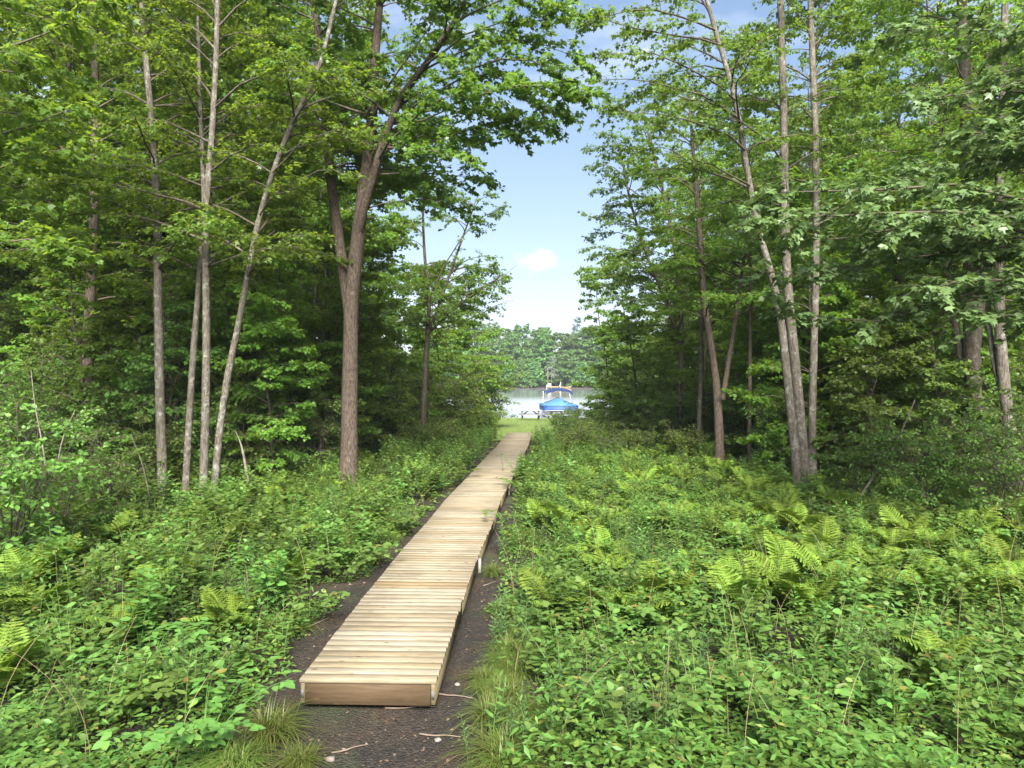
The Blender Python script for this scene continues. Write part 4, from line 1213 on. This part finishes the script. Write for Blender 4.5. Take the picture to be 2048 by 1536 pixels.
# ------------------------------------------------------------------ undergrowth
def clear_of_path(x, y, m):
    """distance test: outside the trodden soil beside the boardwalk"""
    w = np.interp(y, [4, 6.4, 9, 14, 22, 36], [1.05, 1.15, 0.98, 0.85, 0.68, 0.66])
    wl = np.interp(y, [4, 6.0, 8, 10, 14, 20, 36], [1.05, 0.95, 1.12, 1.0, 0.95, 0.85, 0.75])
    dx = x - bw_x(y)
    return np.where(dx > 0, dx > w + m, -dx > wl + m)


PINNA = fan([(0.11, 0.05), (0.075, 0.13), (0.135, 0.22), (0.085, 0.31), (0.125, 0.42), (0.07, 0.52), (0.10, 0.62), (0.05, 0.72), (0.065, 0.80)], cup=0.3)


def frond_geo(length, arch, n_pairs, fine, r):
    """one fern frond: arching stalk with paired pinnae; base at the origin, growing towards +x"""
    g = Geo()
    m = 16
    t = np.linspace(0, 1, m)
    ang = math.radians(84) - arch * t ** 1.3       # elevation of the tangent
    dx, dz = np.cos(ang) * length / (m - 1), np.sin(ang) * length / (m - 1)
    x = np.concatenate([[0], np.cumsum(dx[:-1])]); z = np.concatenate([[0], np.cumsum(dz[:-1])])
    pts = np.stack([x, 0.03 * length * np.sin(t * 2.2), z], -1)
    V, q = tubes(pts[::3][None], np.linspace(0.005, 0.0015, len(pts[::3]))[None], 3)
    g.add(V, None, q)
    pos, dr, nr, sz = [], [], [], []
    for k in range(n_pairs):
        u = 0.26 + 0.73 * k / (n_pairs - 1)
        pl = length * 0.30 * math.sin(math.pi * (0.14 + 0.86 * ((u - 0.26) / 0.74)) ** 0.85) + 0.012
        i = min(int(u * (m - 1)), m - 2)
        o = pts[i] + (pts[i + 1] - pts[i]) * (u * (m - 1) - i)
        tg = norm(pts[i + 1] - pts[i])
        up = np.array([-tg[2], 0, tg[0]])
        for s in (-1, 1):
            dv = norm(np.array([0, s, 0]) * 0.95 + tg * 0.38 - up * 0.12 + r.normal(0, .05, 3))
            if True:
                pos.append(o); dr.append(dv); nr.append(up + r.normal(0, .15, 3)); sz.append(pl)
    V, T = leaves(np.array(pos), np.array(dr), np.array(nr), np.array(sz), PINNA if fine else LANCE_FAR, 1.15 if fine else 0.9)
    g.add(V, T)
    return g


r = np.random.default_rng(31)
FROND_FINE = [frond_geo(1.0, math.radians(a), 17, True, r).mesh('frond', M_FERN) for a in (62, 82, 104)]
FROND_G = [frond_geo(1.0, math.radians(a), 14, False, r) for a in (62, 84, 106)]


def join_rot(parts):
    """parts: list of (Geo, 3x3 matrix rows->world, offset)"""
    g = Geo()
    for src, Mx, off in parts:
        V = np.concatenate(src.V) @ Mx.T + off
        g.add(V, np.concatenate(src.F3) if src.F3 else None, np.concatenate(src.F4) if src.F4 else None)
    return g


def rz_m(a, s=1.0):
    return np.array([[math.cos(a), -math.sin(a), 0], [math.sin(a), math.cos(a), 0], [0, 0, 1.0]]) * s


FERN_FAR = []
for i in range(4):
    n = int(r.integers(8, 12))
    FERN_FAR.append(join_rot([(FROND_G[int(r.integers(3))], rz_m(k * 6.283 / n + r.uniform(-.3, .3), r.uniform(.6, 1.0)), np.array([0, 0, 0.])) for k in range(n)]).mesh('fern', M_FERN))


def fern(x, y, sc, fine, label, group, r):
    z = float(ground_z(x, y)) - 0.02
    if not fine:
        o = link('fern', FERN_FAR[int(r.integers(4))], None, (x, y, z), (0, 0, r.uniform(0, 6.28)), sc)
        return tag(o, label, 'fern', group)
    t = thing('fern', label, 'fern', (x, y, z), r.uniform(0, 6.28), group, sc)
    n = int(r.integers(7, 10))
    for k in range(n):
        link('frond', FROND_FINE[int(r.integers(3))], t, (0, 0, 0), (r.normal(0, .12), r.normal(0, .1), k * 6.283 / n + r.uniform(-.3, .3)), r.uniform(.65, 1.05))
    return t


# --- leafy herbs
def herb_layout(r, h, n, L, spiral=2.4, up=0.35, taper=0.5, start=0.15):
    """one upright stem with n leaves: positions, directions, normals, sizes"""
    u = np.linspace(start, 1.0, n)
    az = np.arange(n) * spiral + r.uniform(0, 6.28)
    lean = r.normal(0, .08, 2)
    pos = np.stack([lean[0] * u ** 2 * h, lean[1] * u ** 2 * h, u * h], -1)
    upv = up + 0.9 * np.clip(u - .8, 0, 1) * 3
    d = norm(np.stack([np.cos(az), np.sin(az), upv + r.normal(0, .15, n)], -1))
    nrm = norm(np.array([0, 0, 1.0]) + r.normal(0, .25, (n, 3)))
    size = L * (1 - taper * np.abs(u - .45) * 1.4) * r.uniform(.8, 1.15, n)
    path = np.stack([lean[0] * np.linspace(0, 1, 5) ** 2 * h, lean[1] * np.linspace(0, 1, 5) ** 2 * h, np.linspace(-.03, h, 5)], -1)
    return path, pos, d, nrm, size


def shrublet_layout(r, h, n_stems, n, L):
    out = []
    for k in range(n_stems):
        path, pos, d, nrm, size = herb_layout(r, h * r.uniform(.6, 1), n, L, spiral=math.pi / 2 + .3, up=0.15, taper=.3, start=.3)
        az = r.uniform(0, 6.28)
        sp = r.uniform(.15, .45) * h
        sh = lambda p: p + np.stack([np.cos(az) * sp * (np.maximum(p[:, 2], 0) / h) ** 1.2, np.sin(az) * sp * (np.maximum(p[:, 2], 0) / h) ** 1.2, np.zeros(len(p))], -1)
        out.append((sh(path), sh(pos), d, nrm, size))
    return out


def leaf_part_mesh(tpl, mat):
    return mesh('leaf', tpl[0], [tpl[1]], mat)


LEAF_OVAL = leaf_part_mesh(OVAL_FINE, M_WEED)
LEAF_LANCE = leaf_part_mesh(fan([(0.10, 0.12), (0.15, 0.35), (0.09, 0.72)]), M_WEED)


def mat_from(pos, d, nrm, size):
    d = Vector(d).normalized()
    s = d.cross(Vector(nrm)).normalized()
    n = s.cross(d)
    m = Matrix.Identity(4)
    for i in range(3):
        m[i][0], m[i][1], m[i][2], m[i][3] = s[i] * size, d[i] * size, n[i] * size, pos[i]
    return m


def herb_parts(name, label, cat, group, x, y, rz, layouts, leaf_me):
    t = thing(name, label, cat, (x, y, float(ground_z(x, y))), rz, group)
    for path, pos, d, nrm, size in layouts:
        Geo().tube(path, np.linspace(.005, .002, len(path)), 4).obj('stem', M_STEM, t)
        for i in range(len(pos)):
            o = link('leaf', leaf_me, t)
            o.matrix_basis = mat_from(pos[i], d[i], nrm[i], size[i])
    return t


def herb_mesh(name, layouts, tpl, mat):
    g = Geo()
    for path, pos, d, nrm, size in layouts:
        g.tube(path, np.linspace(.005, .002, len(path)), 3)
        V, T = leaves(pos, d, nrm, size, tpl)
        g.add(V, T)
    return g.mesh(name, mat)


r = np.random.default_rng(41)
ROD_FAR = [herb_mesh('leafy_herb', [tuple(a + (np.array([ox, oy, 0]) if k < 2 else 0) for k, a in enumerate(herb_layout(r, r.uniform(.45, .8), 26, .13))) for ox, oy in r.normal(0, .16, (8, 2))], LANCE, M_WEED) for _ in range(4)]
BROAD_FAR = [herb_mesh('broadleaf_shrublet', shrublet_layout(r, r.uniform(.55, .9), 10, 16, .10), OVAL, M_WEED) for _ in range(4)]


def bramble_layout(r, h, n_stems):
    out = []
    for k in range(n_stems):
        az0 = r.uniform(0, 6.28)
        t = np.linspace(0, 1, 6)
        ln = h * r.uniform(.8, 1.5)
        path = np.stack([np.cos(az0) * ln * t ** 1.3 * .8, np.sin(az0) * ln * t ** 1.3 * .8, h * (1.5 * t - .75 * t * t) - .02], -1)
        pos, d, nrm, sz = [], [], [], []
        for u in np.linspace(.25, 1, 7):
            b = np.array([np.interp(u, t, path[:, q]) for q in range(3)])
            a = az0 + r.choice([-1, 1]) * r.uniform(.4, 1.4)
            e = b + np.array([math.cos(a), math.sin(a), .35]) * .06
            for da, s in ((0, 1), (1.15, .85), (-1.15, .85)):
                pos.append(e); d.append([math.cos(a + da), math.sin(a + da), r.normal(-.05, .15)]); nrm.append([*r.normal(0, .2, 2), 1]); sz.append(.095 * s * r.uniform(.8, 1.2))
        out.append((path, np.array(pos), norm(np.array(d)), norm(np.array(nrm)), np.array(sz)))
    return out


BRAMBLE = [herb_mesh('bramble', bramble_layout(r, r.uniform(.35, .65), 8), OVAL, M_WEED) for _ in range(4)]
FINE = [herb_mesh('fine_leaved_herb', [tuple(a + (np.array([ox, oy, 0]) if k < 2 else 0) for k, a in enumerate(herb_layout(r, r.uniform(.4, .75), 34, .065, up=.5))) for ox, oy in r.normal(0, .17, (12, 2))], LANCE, M_FINE) for _ in range(3)]


def sedge_mesh(r, n, L, spread):
    az = r.uniform(0, 6.28, n)
    ln = L * r.uniform(.5, 1.1, n)
    out = r.uniform(.35, 1.15, n) * spread
    t = np.linspace(0, 1, 5)
    h = np.stack([np.cos(az), np.sin(az), np.zeros(n)], -1)
    az = az + .0
    base = np.stack([r.normal(0, .07, n), r.normal(0, .06, n), np.zeros(n)], -1)
    pts = base[:, None, :] + h[:, None, :] * (ln * out)[:, None, None] * (t ** 1.5)[None, :, None]
    pts[:, :, 2] += ln[:, None] * (1.15 * t - 1.02 * out[:, None] ** .7 * t ** 2.0)
    pts[:, :, :2] += r.normal(0, .01, (n, 1, 2)) * t[None, :, None]
    pts[:, :, 2] = np.maximum(pts[:, :, 2], 0.01 + 0.02 * r.random((n, 1)))
    sd = np.stack([-np.sin(az), np.cos(az), np.zeros(n)], -1)
    w = (0.0036 * np.array([1, 1, .85, .6, .05]))[None, :, None]
    A, B = pts - sd[:, None, :] * w, pts + sd[:, None, :] * w
    V = np.stack([A, B], 2).reshape(-1, 3)
    k = np.arange(4)
    q = np.stack([2 * k, 2 * k + 1, 2 * k + 3, 2 * k + 2], -1)[None] + (np.arange(n) * 10)[:, None, None]
    return mesh('grass_tuft', V, [q.reshape(-1, 4)], M_SEDGE)


SEDGE = [sedge_mesh(r, 420, .50, 1.05), sedge_mesh(r, 380, .6, .95), sedge_mesh(r, 400, .42, 1.2)]


def tuft(x, y, sc, label, group, r):
    o = link('grass_tuft', SEDGE[int(r.integers(3))], None, (x, y, float(ground_z(x, y)) - .01), (0, 0, r.uniform(0, 6.28)), sc)
    return tag(o, label, 'grass tuft', group)


r = np.random.default_rng(51)
# tufts one can see singly beside the near end of the boardwalk
for (px, py, sc, lab) in ((540, 1478, 1.15, 'browning sedge tuft on the soil just left of the near boardwalk end'),
                          (470, 1530, 1.15, 'green sedge tuft at the bottom edge, left of the bare soil'),
                          (600, 1530, .8, 'small drooping sedge tuft at the bottom edge nearest the bare soil'),
                          (985, 1440, 1.1, 'bushy sedge tuft spilling over the soil right of the boardwalk corner'),
                          (1000, 1530, 1.2, 'straw-coloured sedge tuft at the bottom edge right of the bare soil'),
                          (970, 1360, .9, 'sedge tuft beside the boardwalk side, behind the bushy one'),
                          (1010, 1230, .9, 'sedge tuft leaning towards the boardwalk side midway along the near soil'),
                          (985, 1150, .8, 'sedge tuft hiding the foot of the pale support post'),
                          (690, 1110, 1.0, 'sedge tuft in the weeds left of the boardwalk, near the middle')):
    d = CAM_Z * F / (py - 755)
    tuft((px - 1024) * d / F, d, sc * .78, lab, None, r)
for (x, y) in [(bw_x(yy) + r.uniform(1.1, 1.75), yy) for yy in np.arange(4.9, 9.5, .2)]:
    tuft(x, y, r.uniform(.45, .75), 'drooping sedge tuft in the grassy fringe right of the bare soil', 'sedge tufts along the right fringe', r)
for (x, y) in scatter(r, 34, (-9, 11), (6.2, 24), 0.8, lambda x, y: inview(x, y, .5) and clear_of_path(x, y, 0.02) and (abs(x - bw_x(y)) < 2.0 or x > 3)):
    tuft(x, y, r.uniform(.7, 1.15), 'sedge tuft among the low green plants beside the boardwalk', 'sedge tufts in the undergrowth', r)

# ferns of the clearing on the right and the fewer on the left
pts = scatter(r, 240, (0.4, 13.5), (6.6, 27), 0.5, lambda x, y: inview(x, y, .6) and clear_of_path(x, y, 0.35) and x < np.interp(y, [6, 12, 18, 27], [14, 11.5, 9.5, 7.0]) and (y > 8.2 or x > 3.2) and math.sin(x * 1.1 + y * .7) + math.sin(x * .5 - y * 1.3) > -0.9)
pts.sort(key=lambda p: p[1])
for k, (x, y) in enumerate(pts):
    fern(x, y, r.uniform(.5, .95), k < 70, 'bright green fern in the clearing right of the boardwalk', 'ferns right of the boardwalk', r)
pts = scatter(r, 45, (-11, -2.5), (6.5, 24), 0.9, lambda x, y: inview(x, y, .6) and clear_of_path(x, y, 0.4))
pts.sort(key=lambda p: p[1])
for k, (x, y) in enumerate(pts):
    fern(x, y, r.uniform(.6, .9), k < 16, 'green fern among the broad-leaved weeds left of the boardwalk', 'ferns left of the boardwalk', r)

# broad-leaved shrublets: near ones leaf by leaf
pts = scatter(r, 290, (-13, 11), (5.3, 24), 0.42, lambda x, y: inview(x, y, .5) and clear_of_path(x, y, 0.28) and (x < -2 or y < 9.2 or r.random() < .25))
pts.sort(key=lambda p: p[1])
for k, (x, y) in enumerate(pts):
    sd, grp = ('left', 'broad-leaved shrublets left of the boardwalk') if x < -1 else ('right', 'broad-leaved shrublets right of the boardwalk')
    lab = 'broad-leaved green shrublet in the undergrowth %s of the boardwalk' % sd
    if k < 26:
        herb_parts('broadleaf_shrublet', lab, 'shrub', grp, x, y, r.uniform(0, 6.28), shrublet_layout(r, r.uniform(.45, .85), 5, 10, .11), LEAF_OVAL)
    else:
        o = link('broadleaf_shrublet', BROAD_FAR[int(r.integers(4))], None, (x, y, float(ground_z(x, y))), (0, 0, r.uniform(0, 6.28)), r.uniform(.85, 1.5) if x < -2 else r.uniform(.7, 1.2))
        tag(o, lab, 'shrub', grp)
# goldenrod-like herbs
pts = scatter(r, 290, (-13, 11), (5.3, 28), 0.42, lambda x, y: inview(x, y, .5) and clear_of_path(x, y, 0.15))
pts.sort(key=lambda p: p[1])
for k, (x, y) in enumerate(pts):
    sd, grp = ('left', 'upright herbs left of the boardwalk') if x < -1 else ('right', 'upright herbs right of the boardwalk')
    lab = 'upright narrow-leaved herb in the undergrowth %s of the boardwalk' % sd
    if k < 22:
        herb_parts('leafy_herb', lab, 'plant', grp, x, y, r.uniform(0, 6.28), [tuple(a + (np.array([ox, oy, 0]) if j < 2 else 0) for j, a in enumerate(herb_layout(r, r.uniform(.4, .75), 18, .12))) for ox, oy in r.normal(0, .12, (3, 2))], LEAF_LANCE)
    else:
        o = link('leafy_herb', ROD_FAR[int(r.integers(4))], None, (x, y, float(ground_z(x, y))), (0, 0, r.uniform(0, 6.28)), r.uniform(.7, 1.2))
        tag(o, lab, 'plant', grp)

for protos, nm, what, n, seed_m in ((BRAMBLE, 'bramble', 'low three-leaved bramble', 240, .1), (FINE, 'fine_leaved_herb', 'grey-green fine-leaved herb clump', 150, .1)):
    pts = scatter(r, n, (-12, 11), (5.2, 22), 0.45, lambda x, y: inview(x, y, .5) and clear_of_path(x, y, seed_m))
    for (x, y) in pts:
        sd = 'left' if x < -1 else 'right'
        o = link(nm, protos[int(r.integers(len(protos)))], None, (x, y, float(ground_z(x, y))), (0, 0, r.uniform(0, 6.28)), r.uniform(.75, 1.2))
        tag(o, what + ' in the undergrowth %s of the boardwalk' % sd, 'plant', what + 's ' + sd + ' of the boardwalk')

for (x, y) in scatter(r, 170, (-5, 6), (18, 39), .42, lambda x, y: clear_of_path(x, y, .12) and abs(x - bw_x(y)) < 3.6 and not (y > 34.5 and -.8 < x < 2.2)):
    o = link('weed_clump', (ROD_FAR + BROAD_FAR)[int(r.integers(8))], None, (x, y, float(ground_z(x, y))), (0, 0, r.uniform(0, 6.28)), r.uniform(.8, 1.35))
    sd = 'left' if x < bw_x(y) else 'right'
    tag(o, 'leafy weed clump along the %s edge of the far boardwalk' % sd, 'plant', 'weed clumps on the %s of the far boardwalk' % sd)

# tall shrubs crowding in at the left edge, near
for px, d, k, sc, lab in ((20, 10.5, 3, .95, 'tall broad-leaved shrub at the left edge of the view, nearest the camera'),
                          (120, 12.5, 1, .75, 'tall twiggy shrub just behind the nearest one at the left edge'),
                          (-60, 13.5, 0, 1.1, 'dense shrub at the left edge under the dark boughs'),
                          (230, 14.5, 2, 1.0, 'shrub with bare twigs left of the slender lichened trunk'),
                          (520, 19, 2, 1.0, 'low shrub between the leaning stem and the big forked maple'),
                          (1700, 15.5, 3, .75, 'broad-leaved shrub at the foot of the upright trunk, right'),
                          (1860, 14.5, 0, .85, 'dark shrub in front of the thickest trunk'),
                          (2010, 13.5, 1, .75, 'dark shrub at the right edge in front of the forked trunk')):
    named_shrub(SHRUB[k], 'edge_shrub', lab, px, d, sc)

# ground cover: a carpet of small leaves, nobody could count them
def cover(name, n, yr, label, size, hgt, tpl, mat, seed):
    r = np.random.default_rng(seed)
    y = yr[0] + (yr[1] - yr[0]) * r.random(n) ** 1.35
    x = r.uniform(-1, 1, n) * (0.74 * y + 1.5)
    mott = np.sin(x * 1.3 + 1.7 * np.sin(y * .8)) + np.sin(y * 1.6 - x * .6)
    keep = clear_of_path(x, y, 0.0 + 0.12 * np.sin(y * 5) * np.sin(x * 3 + y * 2) + 0.1 * r.random(n)) & (mott > -1.75) & ~((y > 35.5) & (x > -1.0) & (x < 2.6))
    x, y = x[keep], y[keep]
    n = len(x)
    hh = hgt * (0.55 + 0.6 * np.sin(x * 2.1 + y * 1.3) * np.sin(y * 2.7 - x) + .25 * np.sin(x * 6.3 - y * 4.7)) * r.uniform(.2, 1.0, n)
    hh = np.maximum(hh, .03)
    hh *= np.clip((np.abs(x - bw_x(y)) - .7) / 1.0, .25, 1)
    pos = np.stack([x, y, ground_z(x, y) + hh], -1)
    az = r.uniform(0, 6.28, n)
    d = norm(np.stack([np.cos(az), np.sin(az), r.normal(.05, .25, n)], -1))
    nrm = norm(np.array([0, 0, 1.0]) + r.normal(0, .35, (n, 3)))
    V, T = leaves(pos, d, nrm, size * r.uniform(.6, 1.3, n), tpl)
    return tag(link(name, mesh(name, V, [T], mat)), label, None, None, 'stuff')


cover('near_ground_cover', 60000, (4.6, 16), 'carpet of small oval green leaves on the ground near the camera', .065, .45, OVAL, M_COVER, 61)
cover('narrow_leaf_cover', 45000, (4.6, 18), 'carpet of narrow weed leaves and seedlings near the camera', .095, .6, LANCE_FAR, M_COVER, 63)
cover('tiny_leaf_cover', 60000, (4.6, 15), 'tiny seedlings and moss leaves covering the soil near the camera', .04, .12, DIAMOND, M_COVER, 64)
cover('far_ground_cover', 80000, (13, 46), 'carpet of low green weeds further along the boardwalk', .11, .55, DIAMOND, M_COVER, 62)

# dry straw stalks standing among the green plants
r = np.random.default_rng(81)
n = 420
y = r.uniform(5.2, 20, n)
x = r.uniform(-1, 1, n) * (.74 * y + 1)
k_ = clear_of_path(x, y, .1)
x, y = x[k_], y[k_]
n = len(x)
az, hh, bend = r.uniform(0, 6.28, n), r.uniform(.4, 1.0, n), r.uniform(.05, .6, n)
t = np.linspace(0, 1, 6)
PT = np.stack([x[:, None] + (np.cos(az) * hh * bend)[:, None] * t ** 2, y[:, None] + (np.sin(az) * hh * bend)[:, None] * t ** 2,
               ground_z(x, y)[:, None] + hh[:, None] * (t - .25 * bend[:, None] * t ** 2.5)], -1)
V, q = tubes(PT, np.repeat(np.linspace(.003, .0015, 6)[None], n, 0), 3)
M_STRAW = plain_mat('dry_straw', (0.26, 0.20, 0.11), .8, noise=.3)
tag(link('dry_stalks', mesh('dry_stalks', V, [q], M_STRAW)), 'thin dry straw stalks standing among the green plants', None, None, 'stuff')

# litter on the bare soil
r = np.random.default_rng(71)
n = 3400
y = 4.6 + 25 * r.random(n) ** 1.6
x = bw_x(y) + r.uniform(-1.6, 1.6, n)
keep = (np.abs(x - bw_x(y)) > .68) | (y < 6.3)
x, y = x[keep], y[keep]
n = len(x)
az = r.uniform(0, 6.28, n)
V, T = leaves(np.stack([x, y, ground_z(x, y) + .012], -1), np.stack([np.cos(az), np.sin(az), r.normal(0, .15, n)], -1), norm(np.array([0, 0, 1.0]) + r.normal(0, .25, (n, 3))), r.uniform(.012, .045, n), OVAL)
tag(link('leaf_litter', mesh('leaf_litter', V, [T], M_DEADLEAF)), 'scattered dry leaf scraps on the bare soil', None, None, 'stuff')
M_STICK = plain_mat('stick_wood', (0.16, 0.12, 0.09), .9, noise=.3)
for k, (px, py, a, ln) in enumerate(((820, 1412, .1, .45), (905, 1388, -.25, .4), (700, 1495, .5, .3), (880, 1470, -.1, .35), (980, 1165, .9, .3), (640, 1240, 1.1, .35))):
    d = CAM_Z * F / (py - 755)
    cx = (px - 1024) * d / F
    tt = np.linspace(-.5, .5, 6)
    pth = np.stack([tt * ln * math.cos(a), tt * ln * math.sin(a) + .01 * np.sin(tt * 9), np.full(6, .012)], -1)
    o = Geo().tube(pth, np.linspace(.009, .004, 6), 5, True).obj('stick', M_STICK, None, True, loc=(cx, d, float(ground_z(cx, d))))
    tag(o, ['thin dark stick on the soil under the near boardwalk end', 'stick lying at the right front corner of the boardwalk', 'short stick near the bottom left of the bare soil',
            'stick lying across the bare soil in front of the boardwalk', 'stick beside the boardwalk near the pale post', 'stick on the black soil left of the boardwalk'][k], 'stick')


def rock(px, py, s, c, label):
    r = np.random.default_rng(int(px))
    d = CAM_Z * F / (py - 755)
    cx = (px - 1024) * d / F
    nu, nv = 9, 6
    u, v = np.meshgrid(np.linspace(0, 2 * np.pi, nu, endpoint=False), np.linspace(.12, np.pi - .12, nv))
    rr = s * (1 + r.normal(0, .13, u.shape))
    V = np.stack([rr * np.sin(v) * np.cos(u) * 1.2, rr * np.sin(v) * np.sin(u), rr * np.cos(v) * .6], -1).reshape(-1, 3)
    idx = np.arange(nu * nv).reshape(nv, nu)
    q = np.stack([idx[:-1], np.roll(idx[:-1], -1, 1), np.roll(idx[1:], -1, 1), idx[1:]], -1).reshape(-1, 4)
    f3 = [[nu * nv, (i + 1) % nu, i] for i in range(nu)]
    V = np.vstack([V, [[0, 0, s * .6]]])
    o = Geo().add(V, np.array(f3), q).obj('stone', plain_mat('stone', c, .85, noise=.2, nscale=20), None, False, loc=(cx, d, float(ground_z(cx, d)) + s * .25))
    tag(o, label, 'stone')


rock(661, 1515, .032, (.15, .12, .11), 'small pinkish stone on the soil at the bottom edge')
rock(634, 1402, .022, (.14, .14, .13), 'small grey stone at the left front foot of the boardwalk')
rock(915, 1366, .025, (.17, .16, .145), 'pale stone on the soil right of the boardwalk corner')
rock(876, 1477, .026, (.17, .155, .14), 'pale flat stone in the bare soil in front of the boardwalk')
# leaning dead pole and bare snags
o = Geo().tube(smooth_path([P(1702, 1025, 14.8), P(1745, 955, 15.2), P(1790, 890, 15.6), P(1830, 800, 16)], 10), np.linspace(.03, .012, 10), 6, True).obj('leaning_pole', M_DEADWOOD, None, True)
tag(o, 'bare dead pole leaning against the brush on the right', 'branch')
for k, (pth, lab) in enumerate((
        ([(95, 960, 11), (85, 890, 11), (70, 810, 11), (62, 740, 11)], 'bare pale twig standing in the brush at the left edge'),
        ([(110, 960, 11.3), (125, 880, 11.3), (150, 820, 11.3)], 'short bare twig leaning right in the left brush'),
        ([(300, 1000, 15), (285, 930, 15), (262, 870, 15)], 'bare twig leaning left beside the slender lichened trunk'),
        ([(500, 990, 17), (485, 900, 17), (470, 860, 17)], 'dead leaning stub behind the three-stemmed clump'))):
    o = Geo().tube(smooth_path([P(*p) for p in pth], 8), np.linspace(.016 if k < 3 else .05, .004, 8), 5, True).obj('bare_twig', M_DEADWOOD, None, True)
    tag(o, lab, 'twig')
# white marker stake in the weeds
o = Geo().tube([P(752, 1000, 17.3), P(757, 985, 17.3)], .035, 8, True).obj('white_stake', M_WHITE, None, True)
tag(o, 'short white stake poking out of the weeds right of the forked maple', 'stake')


# ------------------------------------------------------------------ labels of the many look-alikes: by the landmark each stands at
ORD = ['nearest', 'second', 'third', 'fourth', 'fifth', 'sixth', 'seventh', 'eighth', 'ninth', 'tenth', 'eleventh', 'twelfth', 'thirteenth', 'fourteenth', 'fifteenth', 'sixteenth']
MARKS = [('the left front corner of the boardwalk', -1.95, 6.4), ('the right front corner of the boardwalk', -.7, 6.4), ('the pale support post', -.45, 11.0), ('the white stake', -3.25, 17.3),
         ('the forked maple', -4.2, 18.3), ('the three-stemmed clump', -7.0, 16.3), ('the slender lichened trunk', -8.3, 16.9), ('the straight brown trunk', -13.2, 22), ('the bent grey trunk', -13.2, 25),
         ('the pale sapling', -7.7, 27), ('the small open maple', -3.5, 28), ('the tall willow shrub', -1.6, 43), ('the big shrub at the left edge', -7.4, 10.5), ('the browning sedge tuft', -2.0, 5.85),
         ('the joined pair of trunks', 7.4, 18.3), ('the crooked maple', 6.5, 22), ('the pole trunk', 7.4, 22), ('the grey pole trunk', 6.9, 26), ('the lakeward maple', 7.1, 30), ('the thickest trunk', 12.1, 18.5),
         ('the forked trunk at the right edge', 12.2, 17), ('the slim forked trunk', 14.8, 26), ('the leaning pole', 7.2, 14.9), ('the dark round shrub', 2.6, 36), ('the lakeside shrubs', 6.8, 44), ('the dark shrub under the thickest trunk', 8.6, 14.5),
         ('the bushy sedge tuft', -.17, 6.15), ('the far boardwalk end', .4, 35)]
WORDS = {'fern': ('fern', 8.0), 'broadleaf_shrublet': ('broad-leaved shrublet', 8.0), 'leafy_herb': ('upright narrow-leaved herb', 8.0), 'bramble': ('three-leaved bramble', 8.0), 'weed_clump': ('leafy weed clump', 8.0), 'fine_leaved_herb': ('grey-green fine-leaved herb', 8.0),
         'grass_tuft': ('sedge tuft', 8.0), 'forest_maple': ('slim tall maple', 12.0), 'young_maple': ('young leafy maple', 12.0), 'understory_shrub': ('dense shrub', 12.0), 'sunny_shrub': ('yellow-green bush', 12.0)}
buckets = {}
for o in list(scene.objects):
    if o.parent is None and o.get('group') and o.name.split('.')[0] in WORDS:
        x, y = o.location.x, o.location.y
        side = [m for m in MARKS if (m[1] > -1) == (x > -1)]
        best = min(side, key=lambda m: math.hypot(m[1] - x, (m[2] - y) * .8))
        dx, dy = x - best[1] * y / best[2], y - best[2]
        rel = ('left of' if dx < 0 else 'right of') if abs(dx) * 1.2 > abs(dy) else ('behind' if dy > 0 else 'in front of')
        buckets.setdefault((o.name.split('.')[0], best[0], rel), []).append((math.hypot(best[1] - x, best[2] - y), o))
for (nm, mk, rel), lst in buckets.items():
    lst.sort(key=lambda t: t[0])
    for k, (dd, o) in enumerate(lst):
        if k < len(ORD) and not (nm in ('forest_maple', 'young_maple') and k > 2) and dd < WORDS[nm][1]:
            pre = '' if len(lst) == 1 else ('nearest ' if k == 0 else ORD[k] + ' ')
            tail = '' if len(lst) == 1 or k == 0 else ' counting outwards'
            o['label'] = (pre + WORDS[nm][0] + ' ' + rel + ' ' + mk + tail)
            if len(o['label'].split()) < 4:
                o['label'] = 'green ' + o['label']
